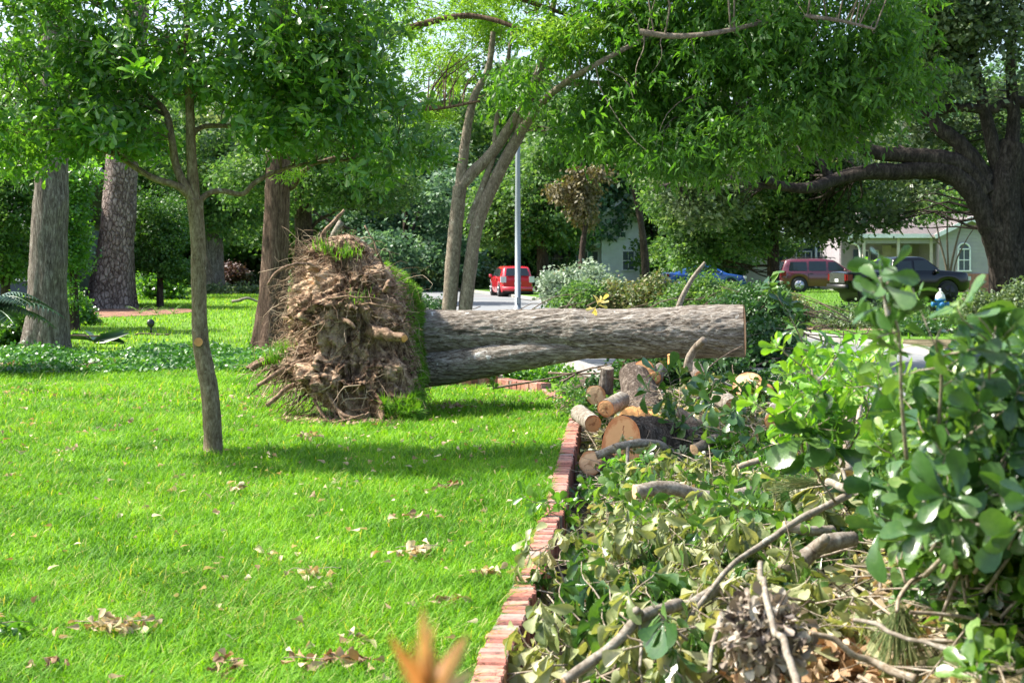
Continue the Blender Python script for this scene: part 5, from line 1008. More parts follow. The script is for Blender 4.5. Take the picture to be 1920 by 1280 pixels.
bush('brush_pile', 'heap of olive brush on the lawn behind the cypress trunk', 'brush pile', 440, 543, 70.0, 60, 10, 1.5, 'far_leaf_grey', 500, .14)
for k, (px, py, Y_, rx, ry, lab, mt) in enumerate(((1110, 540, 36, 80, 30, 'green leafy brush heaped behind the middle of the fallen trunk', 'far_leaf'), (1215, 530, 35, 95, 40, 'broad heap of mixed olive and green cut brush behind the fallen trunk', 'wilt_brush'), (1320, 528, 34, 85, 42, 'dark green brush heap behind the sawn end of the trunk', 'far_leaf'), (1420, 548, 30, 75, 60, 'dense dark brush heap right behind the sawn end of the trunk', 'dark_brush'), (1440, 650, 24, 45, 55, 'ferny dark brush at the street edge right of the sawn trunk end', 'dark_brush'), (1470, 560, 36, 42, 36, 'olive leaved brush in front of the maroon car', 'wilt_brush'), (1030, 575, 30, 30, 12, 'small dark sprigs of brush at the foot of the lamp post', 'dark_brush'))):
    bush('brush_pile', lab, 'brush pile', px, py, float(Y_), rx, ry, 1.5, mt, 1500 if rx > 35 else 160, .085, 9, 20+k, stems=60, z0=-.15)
bush('brush_pile', 'low heap of grey green clippings at the edge of the far street', 'brush pile', 1585, 604, 35.0, 60, 22, 1.2, 'far_leaf_grey', 1500, .06, 8, 40, z0=-.05)
bush('brush_pile', 'spread green clippings between the driveway and the black pickup', 'brush pile', 1560, 588, 42.0, 110, 10, 1.2, 'far_leaf', 900, .08, 7, 41, z0=-.05)
bush('brush_pile', 'dark leafy clippings spread in front of the fire hydrant', 'brush pile', 1740, 603, 37.0, 130, 20, 1.3, 'far_leaf', 1700, .09, 8, 47, z0=-.05)
bush('brush_pile', 'dark olive brush along the far side of the street below the hydrant', 'brush pile', 1830, 622, 32.0, 150, 16, 1.4, 'dark_brush', 2000, .08, 8, 49, z0=-.05)
bush('brush_pile', 'low mat of clippings on the lawn below the black pickup', 'brush pile', 1690, 580, 46.0, 120, 9, 1.2, 'far_leaf_grey', 900, .09, 7, 48, z0=-.05)
bush('brush_pile', 'pale leafy brush pile beneath the live oak', 'brush pile', 1895, 560, 33.0, 75, 50, 1.6, 'far_leaf_grey', 2600, .09, 8, 42, z0=-.05)
bush('brush_pile', 'dark pile of twigs on the street side behind the root plate', 'brush pile', 800, 562, 44.0, 32, 14, .9, 'dark_brush', 300, .07, 6, 43)
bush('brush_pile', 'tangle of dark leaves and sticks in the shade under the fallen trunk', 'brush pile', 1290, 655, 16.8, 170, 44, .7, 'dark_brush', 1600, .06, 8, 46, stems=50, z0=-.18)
bush('ivy_patch', 'dark ivy growing behind the low brick edging', 'ivy', 960, 705, 19.4, 110, 14, .8, 'oak_leaf', 1500, .055, 8, 44)
bush('shrub', 'young yellow green plant between the maroon car and the pickup', 'shrub', 1630, 492, 64.0, 26, 16, .6, 'lime_leaf', 160, .2, 6, 45)

# ivy bed between the lawns
rng = np.random.default_rng(31); G = Geo(); n = 26000; y = rng.uniform(19.6, 25.5, n); x = rng.uniform(-10.5, -3.0, n); k = (y < 24.6+.6*np.sin(x*2))&(y > 20.0+.35*np.sin(x*1.3+1)+.0*x); p = np.stack([x[k], y[k], .03+.11*rng.random(k.sum())*(1+.6*fbm(np.stack([x[k], y[k], 0*x[k]], -1)*1.5, 2, 3))], -1); p[:, 2] = np.maximum(p[:, 2], .02)
q = (p[:, 0] < -8.9)&(p[:, 1] > 24.5); p = p[~q]
scatter(G, [ROUND, KITE], p, rdir(rng, len(p), .5), rdir(rng, len(p), .5, 1), rng.uniform(.045, .09, len(p)), np.clip(rng.random(len(p))*.6+.4*(fbm(p*1.2, 2, 8)+.4), 0, 1))
tag(G.build('ivy_bed', M['ivy_leaf']), 'low leafy ground cover bed between the front lawn and the neighbouring lawn', 'ground cover', None, 'stuff')
G = Geo(); n = 220; p = np.stack([rng.uniform(-8.2, -5.9, n), rng.uniform(20.4, 21.6, n), np.full(n, .07)], -1); scatter(G, OAK_M, p, rdir(rng, n, .3), rdir(rng, n, .4, 1), rng.uniform(.06, .12, n), rng.random(n))
tag(G.build('fallen_leaves', M['dead_leaf']), 'brown dead leaves and bark bits lying on the ground cover bed', 'leaves', None, 'stuff')
t = thing('bare_branch', 'thin brown branch lying on the ground cover bed', 'branch', None, (-7.0, 20.5, .1)); G = Geo(); G.tube(curve((-.9, 0, 0), (1.0, .2, .05), rng, 20, wob=.1), np.linspace(.02, .008, 20), 8); G.build('wood', M['twig'], t)
# ferns, sago palm, spiky plants, big dark leaf
def fern(lab, px, py, n, L, mat, Yx=None, seed=1, name='fern', arch=.9, pin=.1, npin=18, w=1.0):
    rg = np.random.default_rng(seed); c = gp(px, py) if Yx is None else at(px, py, Yx); c[2] = 0 if Yx is None else c[2]; t = thing(name, lab, 'plant', None, tuple(c))
    for q in range(n):
        a = q*2.4+rg.random(); el_ = rg.uniform(.5, 1.3); d = np.array((math.cos(a)*math.cos(el_), math.sin(a)*math.cos(el_), math.sin(el_))); l = L*rg.uniform(.7, 1.1)
        s = np.linspace(0, 1, 20)[:, None]; P = d*l*s+np.array((math.cos(a), math.sin(a), 0))*l*.3*s**2-np.array((0, 0, 1.))*l*arch*s**2.2; P[:, 2] = np.maximum(P[:, 2], .02) if Yx is None else P[:, 2]
        G = Geo(); G.tube(P, np.linspace(.008, .003, 20)*w, 5); T = nrm(np.gradient(P, axis=0)); sd_ = nrm(np.cross(T, (0, 0, 1.0)))
        ii = np.linspace(2, 19, npin).astype(int)
        for sg in (-1, 1):
            D_ = sd_[ii]*sg+T[ii]*.55-np.array((0, 0, .15)); sz = pin*np.sin(np.linspace(.35, 3.0, npin))+pin*.15; G.leaves(LANCE[0], P[ii], D_, nrm(np.cross(sd_[ii], T[ii]))+0*D_, sz, rg.random(npin), .55)
        G.build('frond', M[mat], t)
fern('feathery green fern behind the young oak at the edge of the ground cover', 330, 668, 14, .75, 'ivy_leaf', None, 2, pin=.16)
fern('smaller light green fern left of the feathery fern', 290, 655, 7, .45, 'ivy_leaf', None, 3, pin=.1)
fern('sago palm with long dark glossy fronds at the edge of the picture', -30, 600, 30, 1.15, 'palm_leaf', 20.0, 4, 'sago_palm', .7, .24, 50, 2)
for px, lab, s in ((262, 'spiky green plant nearest the pine trunk on the mulch', 5), (293, 'spiky green plant at the middle of the mulch edge', 6), (325, 'spiky green plant at the tip of the mulch ring', 7)):
    fern(lab, px, 588, 9, .55, 'lime_leaf', None, s, 'strap_leaf_plant', .4, .06, 4)
t = thing('fallen_frond', 'large dark fallen leaf frond at the foot of the grey oak', 'frond', None, tuple(gp(175, 645))); G = Geo(); p = np.zeros((9, 3)); p[:, 2] = .05; g = np.random.default_rng(3)
d = np.stack([np.cos(np.linspace(-.4, 2.6, 9)), np.sin(np.linspace(-.4, 2.6, 9))*.5, .25+0*p[:, 0]], -1); scatter(G, LANCE, p, d, rdir(g, 9, .3, 1), .75*np.ones(9), np.zeros(9)); G.build('leaf', M['palm_leaf'], t)
G = Geo(); G.tube(curve((-1.0, 0, .05), (.5, .1, .15), g, 10), .015, 6); G.build('stalk', M['twig_dark'], t)
M_dark = plain('dark_plastic', (.02, .022, .025), .4); M_lens = plain('lamp_glass', (.03, .032, .036), .25)
t = thing('garden_spotlight', 'small black garden spotlight on the neighbouring lawn', 'spotlight', None, tuple(gp(283, 626))); G = Geo(); G.tube([(0, 0, 0), (0, 0, .18)], .02, 10); G.build('stake', M_dark, t)
G = Geo(); G.tube([(-.02, .08, .22), (0, 0, .22), (.03, -.13, .25)], [.05, .075, .085], 16); G.build('lamp_head', M_dark, t); G = Geo(); G.tube([(.031, -.132, .25), (.033, -.137, .251)], .072, 16); G.build('lens', M_lens, t)
G = Geo(); G.tube(curve((-.35, 0, .02), (.4, 0, .02), np.random.default_rng(1), 14, wob=.05), .02, 8); o = tag(G.build('dark_branch', M['twig_dark']), 'short dark branch lying under the garden spotlight', 'branch'); o.location = gp(283, 629)
t = thing('fallen_branch', 'pale broken branch lying on the neighbouring lawn left of the cypress trunk', 'branch', None, tuple(gp(465, 569))); G = Geo(); G.tube(curve((-.6, 0, .08), (.6, .1, .06), np.random.default_rng(4), 14), np.linspace(.07, .03, 14), 10); G.build('wood', M['bark_limb'], t)
bm = plain('blue_plastic', (.03, .25, .5), .4); t = thing('blue_bin_bag', 'small bright blue bag lying far back on the neighbouring lawn', 'bag', None, tuple(gp(432, 530.5, 0))); G = Geo(); clod(G, np.array((0, 0, .18)), .32, np.random.default_rng(2)); G.build('bag', bm, t)
# leaning broken trunk behind the root plate
t = thing('leaning_branch', 'broken pale branch leaning up behind the root plate', 'branch', None, tuple(at(612, 470, 30))); c0 = at(612, 470, 30); G = Geo(); G.tube(smooth([at(590, 640, 31)-c0, at(605, 500, 30.4)-c0, at(622, 450, 30)-c0, at(640, 415, 30)-c0], 20), np.linspace(.12, .07, 20), 10, True, .5, lambda Q, a, t_: 1+.1*fbm(Q*7, 3, 2)); G.build('wood', M['bark_limb'], t)
t = thing('leaning_branch', 'thick broken branch sticking up from the brush behind the fallen trunk', 'branch', None, tuple(at(1280, 560, 29))); c0 = at(1280, 560, 29); G = Geo(); G.tube(smooth([at(1262, 610, 29)-c0, at(1278, 560, 29)-c0, at(1300, 520, 29)-c0, at(1322, 492, 29)-c0], 20), np.linspace(.07, .035, 20), 10); G.build('wood', M['bark_limb'], t)
rg = np.random.default_rng(77)
for q, (px, py, Y_) in enumerate(((1040, 525, 60), (1030, 532, 59), (1048, 515, 61), (1036, 520, 61.5))):
    cutlog('stacked_log', 'orange brown split log in the woodpile right of the red car', at(px, py, Y_), at(px+6, py-2, Y_+.9), .19, .19, 'orange', 'cut_pale', seg=16, nr=8, group='orange logs by the red car')

# ------------------------------------------------------------------ lamp post, hydrant
mm = plain('galvanised_steel', (.26, .29, .31), .5, .5, .08, 2); Yq = 40.0; X0 = at(971, 560, Yq)[0]
t = thing('lamp_post', 'straight grey metal street lamp post in front of the red car', 'street lamp', None, (float(X0), Yq, 0)); G = Geo()
zs = [0, .02, .3, .31, 3, 4.5, 6.0]; G.tube([(0, 0, z) for z in zs], [.13, .13, .12, .085, .078, .068, .06], 20); G.build('pole', mm, t)
G = Geo(); G.tube(smooth([(0, 0, 5.95), (.0, .3, 6.4), (.0, 1.0, 6.6), (.0, 1.6, 6.65)], 16), .035, 10); G.build('arm', mm, t)
G = Geo(); G.tube([(0, 1.5, 6.63), (0, 1.7, 6.65), (0, 2.1, 6.63), (0, 2.2, 6.62)], [.06, .13, .11, .04], 14); G.build('lamp_head', mm, t)
G = Geo(); G.box((0, -.08, .5), (.05, .01, .09)); G.build('access_cover', mm, t, False)
G = Geo()
for a in range(4): G.tube([(.12*math.cos(a*1.57+.78), .12*math.sin(a*1.57+.78), .0), (.12*math.cos(a*1.57+.78), .12*math.sin(a*1.57+.78), .06)], .018, 6)
G.build('base_bolts', mm, t)
blue = plain('hydrant_blue', (.03, .16, .36), .35, 0, .1); whi = plain('hydrant_white', (.7, .7, .68), .4)
t = thing('fire_hydrant', 'blue fire hydrant with a white domed cap near the black pickup', 'fire hydrant', None, (float(at(1763, 560, 41)[0]), 41.0, -.04)); G = Geo()
G.tube([(0, 0, z) for z in (0, .05, .06, .1, .5, .51, .56)], [.17, .17, .13, .115, .115, .15, .15], 20); G.build('barrel', blue, t)
G = Geo(); G.tube([(0, 0, z) for z in (.56, .6, .68, .75, .79)], [.145, .14, .12, .07, .03], 20); G.tube([(0, 0, .78), (0, 0, .86)], .03, 6); G.build('cap', whi, t)
for d in ((-1, 0), (1, 0), (0, -1)):
    G = Geo(); G.tube([(d[0]*.08, d[1]*.08, .4), (d[0]*.2, d[1]*.2, .4), (d[0]*.21, d[1]*.21, .4), (d[0]*.25, d[1]*.25, .4)], [.06, .06, .075, .07], 12); G.build('outlet', blue, t)
# ------------------------------------------------------------------ cars
glass = plain('car_glass', (.02, .028, .034), .06, 0, .1); rub = plain('tyre_rubber', (.018, .018, .019), .8); rimm = plain('alloy', (.45, .46, .48), .3, .8); blk = plain('black_trim', (.012, .012, .013), .5)
redl = plain('tail_lamp_red', (.16, .008, .008), .2, 0, .05, 3, 0, .5); clr = plain('lamp_clear', (.6, .62, .65), .15); plate_m = plain('number_plate_white', (.7, .7, .68), .5); chrome = plain('chrome', (.6, .6, .62), .15, 1.0)
def car(label, cat, grp, loc, rz, paint, L, W, H, wb, wr, zb, belt, top, win, rear, front, tumble=.2, rimmat=None, bed=None, roofrack=False, name='parked_car', lowtrim=None, tails=None, boxy=.0):
    """top: [(x, z)] roofline rear to front; belt: height of the shoulder line; win: side windows [(x0b, x1b, x0t, x1t)]"""
    t = thing(name, label, cat, grp, loc, rz); xs = np.linspace(-L/2, L/2, 73); tz = np.interp(xs, [p[0] for p in top], [p[1] for p in top])
    ends = 1-np.abs(xs/(L/2))**(7+boxy*6)*.22; hw = W/2*ends; bz = np.minimum(belt+0*xs, tz-.03)
    def bot(x):
        z = zb+.0*x+np.where(np.abs(x) > L/2-.35, (np.abs(x)-(L/2-.35))*.45, 0)
        for wx in wb:
            z = np.maximum(z, np.where(np.abs(x-wx) < wr*1.16, np.sqrt(np.maximum(0, (wr*1.16)**2-(x-wx)**2))+wr, 0))
        return z
    zbo = np.minimum(bot(xs), bz-.08); roofz = H
    def half(x, z, w, b):
        u = np.clip((z-b)/max(roofz-b, .05), 0, 1); return w*(1-tumble*u)
    rings = []
    for i, x in enumerate(xs):
        w, b, tp, bo = hw[i], bz[i], tz[i], zbo[i]; wt = half(x, tp, w, b); m = bo+(b-bo)*.5
        pts = [(w*.93, bo), (w*.985, bo+(b-bo)*.18), (w, m), (w*.99, b-.06*(b-bo)), (w*.965, b), (half(x, b+(tp-b)*.5, w*.955, b), b+(tp-b)*.5), (wt*.935, tp-.035*min(1, (tp-b)*4)), (wt*.84, tp-.004), (wt*.45, tp+.012), (0, tp+.018)]
        rings.append([(x, y, z) for y, z in pts]+[(x, -y, z) for y, z in pts[-2::-1]])
    Rg = np.array(rings); n, k, _ = Rg.shape; G = Geo(); i = np.arange(n-1)[:, None]*k; j = np.arange(k-1)[None]
    G.add(Rg.reshape(-1, 3), np.stack([i+j, i+k+j, i+k+j+1, i+j+1], -1).reshape(-1, 4))
    for e in (0, n-1): G.ngon(Rg[e], .5)
    G.build('body', paint, t)
    und = Geo(); und.box((0, 0, zb+.14), (L/2-.25, W/2*.86, .12)); 
    for wx in wb: und.tube([(wx, -W/2*.9, wr), (wx, W/2*.9, wr)], wr*1.15, 20)
    und.build('underbody', blk, t, False)
    def sidey(x, z): w = np.interp(x, xs, hw); b = np.interp(x, xs, bz); return half(x, z, w*.957, b)
    for (a, b_, c, d, z0, z1) in win:
        for s in (-1, 1):
            G = Geo(); V = []
            for v in np.linspace(0, 1, 5):
                for u in np.linspace(0, 1, 7): x = (a+(b_-a)*u)*(1-v)+(c+(d-c)*u)*v; z = z0+(z1-z0)*v; V.append((x, s*(sidey(x, z)+.014), z))
            F = [[q*7+p, q*7+p+1, q*7+p+8, q*7+p+7] for q in range(4) for p in range(6)]; G.add(V, np.array(F)); G.build('side_window', glass, t)
    for nm, q in (('rear_window', rear), ('windscreen', front)):
        if q is None: continue
        x0, z0, x1, z1 = q; sgn = -1 if nm == 'rear_window' else 1; y0 = sidey(x0*.97, z0)*.86; y1 = sidey(x1, z1)*.80; nn_ = nrm(np.array((z1-z0, 0, -(x1-x0)))*(1 if sgn > 0 else -1)*np.sign(z1-z0)); nn_ = nn_ if nn_[2] > 0 else -nn_
        G = Geo(); V = []
        for v in np.linspace(0, 1, 5):
            for u in np.linspace(-1, 1, 7): V.append(np.array((x0+(x1-x0)*v, (y0+(y1-y0)*v)*u, z0+(z1-z0)*v))+nn_*(.03*(1-u*u)+.022))
        F = [[q_*7+p, q_*7+p+1, q_*7+p+8, q_*7+p+7] for q_ in range(4) for p in range(6)]; G.add(V, np.array(F)); G.build(nm, glass, t)
    for wx in wb:
        for s in (-1, 1):
            yq = s*(W/2-.12); G = Geo(); G.tube([(wx, yq-s*.1, wr), (wx, yq-s*.09, wr), (wx, yq+s*.11, wr), (wx, yq+s*.13, wr)], [wr*.8, wr, wr, wr*.9], 30); wo = G.build('wheel', rub, t)
            G = Geo(); G.tube([(wx, yq+s*.128, wr), (wx, yq+s*.134, wr)], wr*.66, 24)
            for q in range(5): a = q*1.2566; G.box((wx+math.cos(a)*wr*.33, yq+s*.142, wr+math.sin(a)*wr*.33), (wr*.33, .012, wr*.08), [[math.cos(a), 0, -math.sin(a)], [0, 1, 0], [math.sin(a), 0, math.cos(a)]])
            G.build('rim', rimmat or rimm, wo)
    tl = tails or (belt-.1, .1, .14, redl)
    for s in (-1, 1):
        G = Geo(); G.box((-L/2+.02, s*(W/2*.82), tl[0]), (.05, tl[1], tl[2])); G.box((-L/2+.12, s*(W/2*.925), tl[0]), (.11, .03, tl[2]*.9)); G.build('tail_light', tl[3], t, False)
        G = Geo(); G.box((L/2-.06, s*W/2*.72, belt-.2), (.06, .16, .08)); G.build('headlight', clr, t, False)
        mx_ = max(w[1] for w in win); G = Geo(); G.box((mx_-.1, s*(W/2+.07), belt+.07), (.06, .08, .07)); G.build('wing_mirror', paint, t)
        for w in win[-2:]: G = Geo(); G.box((w[0]+.12, s*(W/2+.004), belt-.1), (.08, .012, .015)); G.build('door_handle', blk, t, False)
        for w in win[-2:]: G = Geo(); G.box((w[0]-.03, s*(W/2*.998), (zb+belt)/2+.05), (.008, .006, (belt-zb)/2-.1)); G.build('door_gap', blk, t, False)
    G = Geo(); G.box((-L/2-.01, 0, zb+.2), (.07, W/2*.9, .1)); G.build('bumper', lowtrim or paint, t)
    G = Geo(); G.box((-L/2-.03, 0, belt-.28), (.01, .16, .06)); G.build('number_plate', plate_m, t, False)
    if roofrack:
        for s in (-1, 1): G = Geo(); G.tube([(-L*.34, s*W*.3, H+.0), (-L*.33, s*W*.3, H+.06), (L*.08, s*W*.3, H+.06), (L*.1, s*W*.3, H)], .02, 8); G.build('roof_rail', blk, t)
    return t
red = plain('red_paint', (.55, .015, .03), .25, 0, .05, 2, 0, 1.0); mar = plain('maroon_paint', (.1, .014, .022), .25, 0, .05, 2, 0, 1.0); bla = plain('black_paint', (.003, .0035, .004), .16, 0, .05, 2, 0, .0); blu = plain('blue_paint', (.01, .07, .3), .25, 0, .05, 2, 0, 1.0); whp = plain('white_paint', (.7, .71, .72), .3, 0, .03, 2, 0, .6); tan = plain('beige_trim', (.3, .25, .22), .5)
# red hatchback, tail towards the viewer
t = car('red hatchback parked with its tail towards the fallen tree', 'car', None, (float(at(968, 552, 70)[0])-.25, 72.0, -.15), R(90+9), red, 4.05, 1.72, 1.52, (-1.3, 1.25), .31, .2, .95,
    [(-2.03, .75), (-1.97, 1.0), (-1.7, 1.44), (-1.4, 1.5), (-.3, 1.52), (.4, 1.42), (1.15, .98), (1.9, .82), (2.03, .6)], [(-1.45, -.95, -1.35, -.9, 1.0, 1.36), (-.85, .0, -.82, -.05, 1.0, 1.4), (.08, .95, .05, .4, 1.0, 1.38)], (-1.97, 1.02, -1.74, 1.4), (1.12, 1.0, .45, 1.4), tails=(.86, .13, .15, clr))
G = Geo(); G.box((-2.06, 0, .96), (.012, .1, .025)); G.build('badge', chrome, t, False)
for s in (-1, 1): G = Geo(); G.box((-2.06, s*.62, .36), (.02, .1, .03)); G.build('bumper_reflector', blk, t, False)
G = Geo(); G.box((-2.05, 0, .3), (.03, .6, .1)); G.build('rear_diffuser', blk, t, False)
# maroon sport utility car
car('maroon estate car with roof rails parked on the driveway behind the black pickup', 'car', None, (float(at(1545, 540, 76)[0]), 76.0, -.04), R(0), mar, 4.85, 1.85, 1.78, (-1.5, 1.4), .39, .32, 1.1,
    [(-2.42, 1.0), (-2.4, 1.12), (-2.2, 1.68), (-1.9, 1.76), (-.2, 1.78), (.35, 1.7), (1.15, 1.17), (2.2, 1.02), (2.42, .8)], [(-2.05, -1.1, -1.95, -1.1, 1.14, 1.62), (-.98, -.08, -.98, -.08, 1.14, 1.64), (.04, 1.0, .04, .42, 1.14, 1.62)], (-2.4, 1.16, -2.22, 1.62), (1.1, 1.2, .4, 1.66), .15, None, None, True, lowtrim=tan)
# black pickup
pk = car('black pickup truck with its open bed and tailgate towards the fallen tree', 'pickup truck', None, (float(at(1694, 560, 57)[0]), 57.6, -.04), R(11), bla, 5.35, 1.95, 1.80, (-1.75, 1.65), .41, .42, 1.16,
    [(-2.67, 1.18), (-2.62, 1.22), (-.74, 1.22), (-.66, 1.72), (-.45, 1.81), (.5, 1.82), (.72, 1.78), (1.32, 1.3), (2.5, 1.2), (2.67, .95)], [(-.55, .1, -.5, .1, 1.25, 1.66), (.2, 1.2, .2, .74, 1.27, 1.68)], (-.75, 1.27, -.67, 1.66), (1.32, 1.33, .8, 1.72), .16, blk, name='pickup_truck', lowtrim=blk, tails=(1.0, .07, .13, redl), boxy=1.0)
G = Geo(); G.box((-1.7, 0, 1.222), (.85, .78, .006)); G.build('bed_opening', blk, pk, False)
G = Geo(); G.box((-2.69, 0, .98), (.015, .72, .2)); G.build('tailgate', plain('grey_tailgate', (.05, .055, .05), .25, 0, .1, 2, 0, .6), pk, False)
car('blue saloon car seen over the top of the brush piles', 'car', None, (float(at(1318, 540, 80)[0]), 80.0, -.04), R(4), blu, 4.6, 1.8, 1.45, (-1.45, 1.4), .33, .22, .95,
    [(-2.3, .9), (-2.2, 1.02), (-1.6, 1.04), (-.9, 1.38), (-.2, 1.45), (.4, 1.4), (1.2, .98), (2.1, .84), (2.3, .6)], [(-1.2, -.25, -.85, -.25, 1.0, 1.33), (-.15, .95, -.15, .35, 1.0, 1.33)], (-1.55, 1.05, -.95, 1.36), (1.15, 1.0, .45, 1.36), tails=(.88, .14, .08, redl))
car('white car half hidden behind the cypress trunk', 'car', None, (float(at(512, 530, 96)[0]), 96.0, 0), R(180), whp, 4.4, 1.8, 1.42, (-1.4, 1.35), .33, .22, .92,
    [(-2.2, .9), (-2.1, 1.02), (-1.5, 1.05), (-.9, 1.36), (-.2, 1.42), (.4, 1.38), (1.2, .96), (2.0, .82), (2.2, .6)], [(-1.2, -.25, -.85, -.25, 1.0, 1.3), (-.15, .95, -.15, .35, 1.0, 1.3)], (-1.5, 1.05, -.95, 1.33), (1.15, .98, .45, 1.33))

# ------------------------------------------------------------------ houses
def siding(name, c, pitch=.2):
    m, nt, bs, out = newmat(name); tc = nt.nodes.new('ShaderNodeTexCoord'); sp = nt.nodes.new('ShaderNodeSeparateXYZ'); nt.links.new(tc.outputs['Object'], sp.inputs[0])
    a = nt.nodes.new('ShaderNodeMath'); a.operation = 'DIVIDE'; nt.links.new(sp.outputs[2], a.inputs[0]); a.inputs[1].default_value = pitch
    f = nt.nodes.new('ShaderNodeMath'); f.operation = 'FRACT'; nt.links.new(a.outputs[0], f.inputs[0])
    n = noise(nt, 2.5, 4); r = ramp(nt, [tuple(x*.85 for x in c), c], n, [.3, .7]); nt.links.new(r, bs.inputs['Base Color']); bs.inputs['Roughness'].default_value = .7
    bump(nt, f.outputs[0], bs, .9, .03); return m
def shingle(name, c):
    m, nt, bs, out = newmat(name); b = nt.nodes.new('ShaderNodeTexBrick'); tc = nt.nodes.new('ShaderNodeTexCoord'); nt.links.new(tc.outputs['Object'], b.inputs['Vector'])
    b.inputs['Scale'].default_value = 3; b.inputs['Color1'].default_value = (*c, 1); b.inputs['Color2'].default_value = (*[x*.75 for x in c], 1); b.inputs['Mortar'].default_value = (*[x*.5 for x in c], 1); b.inputs['Mortar Size'].default_value = .02
    nt.links.new(b.outputs[0], bs.inputs['Base Color']); bs.inputs['Roughness'].default_value = .9; bump(nt, noise(nt, 30), bs, .5, .01); return m
green = siding('green_siding', (.4, .36, .39)); navy = siding('navy_siding', (.06, .085, .13)); whs = siding('white_siding', (.72, .74, .74), .16); gsh = plain('green_shutter', (.12, .3, .2), .6)
trim = plain('white_trim', (.76, .77, .75), .5); cream = plain('cream_door', (.55, .5, .4), .5); rp = shingle('pinkish_shingles', (.16, .135, .13)); rg_ = shingle('blue_grey_shingles', (.15, .175, .22)); rgy = shingle('grey_shingles', (.24, .25, .26)); wgl = plain('window_glass', (.08, .1, .12), .08); rbr = plain('house_brick', (.34, .15, .1), .85, 0, .3, 8, .5); stone = plain('pale_stone', (.42, .36, .29), .85, 0, .3, 3, .6)
def roof(t, x0, x1, y0, y1, ze, zr, mat, axis='x', over=.5, name='roof', fascia=True):
    G = Geo(); th = .12
    if axis == 'x':
        ym = (y0+y1)/2; P = [(x0-over, y0-over, ze), (x1+over, y0-over, ze), (x1+over, ym, zr), (x0-over, ym, zr), (x1+over, y1+over, ze), (x0-over, y1+over, ze)]
    else:
        xm = (x0+x1)/2; P = [(x0-over, y1+over, ze), (x0-over, y0-over, ze), (xm, y0-over, zr), (xm, y1+over, zr), (x1+over, y0-over, ze), (x1+over, y1+over, ze)]
    P = np.array(P); Q = P-(0, 0, th); V = np.vstack([P, Q]); G.add(V, np.array([[0, 1, 2, 3], [3, 2, 4, 5], [7, 6, 9, 8], [8, 9, 11, 10], [0, 6, 7, 1], [1, 7, 8, 2], [2, 8, 10, 4], [4, 10, 11, 5], [5, 11, 9, 3], [3, 9, 6, 0]])); o = G.build(name, mat, t, False)
    G = Geo()
    if axis == 'x': G.box(((x0+x1)/2, y0-over-.03, ze-.1), ((x1-x0)/2+over, .025, .11))
    else:
        for s in (-1, 1):
            a = math.atan2(zr-ze, (x1-x0)/2+over); Lr = math.hypot(zr-ze, (x1-x0)/2+over)/2; xc = (x0+x1)/2+s*((x1-x0)/4+over/2); G.box((xc, y0-over-.03, (ze+zr)/2-.1), (Lr, .025, .11), [[math.cos(a), 0, s*math.sin(a)], [0, 1, 0], [-s*math.sin(a), 0, math.cos(a)]])
    G.build('fascia', trim, o, False); return o
def window(t, x, y, z0, w, h, arch=False, bars=1):
    G = Geo(); f = .07
    for sx in (-1, 1): G.box((x+sx*(w/2), y-.05, z0+h/2), (f/2, .05, h/2+f/2))
    G.box((x, y-.052, z0), (w/2+f, .06, f/2)); G.box((x, y-.05, z0+h), (w/2, .05, f/2)); G.box((x, y-.045, z0+h/2), (w/2, .03, .025))
    if arch:
        A_ = np.linspace(0, math.pi, 14); G.tube(np.stack([x+np.cos(A_)*w/2, y-.05+0*A_, z0+h+np.sin(A_)*w/2], -1), .05, 6)
    for q in range(bars): G.box((x-w/2+w*(q+1)/(bars+1), y-.042, z0+h/2), (.015, .02, h/2-.03))
    o = G.build('window', trim, t, False); G = Geo(); G.box((x, y-.02, z0+h/2), (w/2, .012, h/2)); 
    if arch: G.ngon(np.array([(x+math.cos(a)*w/2, y-.03, z0+h+math.sin(a)*w/2) for a in np.linspace(0, math.pi, 14)]))
    G.build('pane', wgl, o, False)
# green ranch house
def hx(px, Y_): return (px-960)/FPX*Y_
Yh = 75.0; t = thing('ranch_house', 'pale green single storey house with a cream door and an arched white window', 'house', None, (0, 0, 0))
hz = lambda py: CAMH-(py-HOR)/FPX*Yh
xa, xb_, xc_, xd = hx(1608, Yh), hx(1762, Yh), hx(1845, Yh), hx(2150, Yh)
G = Geo(); G.box(((xa+xb_)/2, Yh+3.9, 1.45), ((xb_-xa)/2, .1, 1.5)); G.box((xa+.05, Yh+6.4, 1.45), (.1, 2.5, 1.5)); G.build('wall', green, t, False)
G = Geo(); G.box(((xb_+xd)/2, Yh+3.6, 1.95), ((xd-xb_)/2, 3.5, 1.02)); G.add([(xb_, Yh+.1, 2.97), (xc_+.8, Yh+.1, 2.97), ((xb_+xc_+.8)/2, Yh+.1, 3.85)], np.array([[0, 1, 2]])); G.build('wall', green, t, False)
G = Geo(); G.box(((xb_+xd)/2, Yh+3.57, .45), ((xd-xb_)/2+.04, 3.54, .5)); G.build('brick_base', rbr, t, False)
roof(t, xa, xd, Yh+.8, Yh+8.2, 3.05, 4.35, rp); roof(t, xb_, xc_+.8, Yh+.02, Yh+5, 3.0, 3.95, rp, 'y', .35, 'gable_roof')
G = Geo(); G.box((hx(1722, Yh), Yh+3.76, 1.2), (.42, .04, 1.15)); G.build('front_door', cream, t, False)
G = Geo(); G.box((hx(1698, Yh), Yh+3.76, 1.3), (.25, .035, 1.2)); G.box((hx(1742, Yh), Yh+3.76, 1.3), (.16, .035, 1.2)); G.build('door_panel', cream, t, False)
for px in (1655, 1672): window(t, hx(px, Yh), Yh+3.78, .9, .5, 1.3, False, 0)
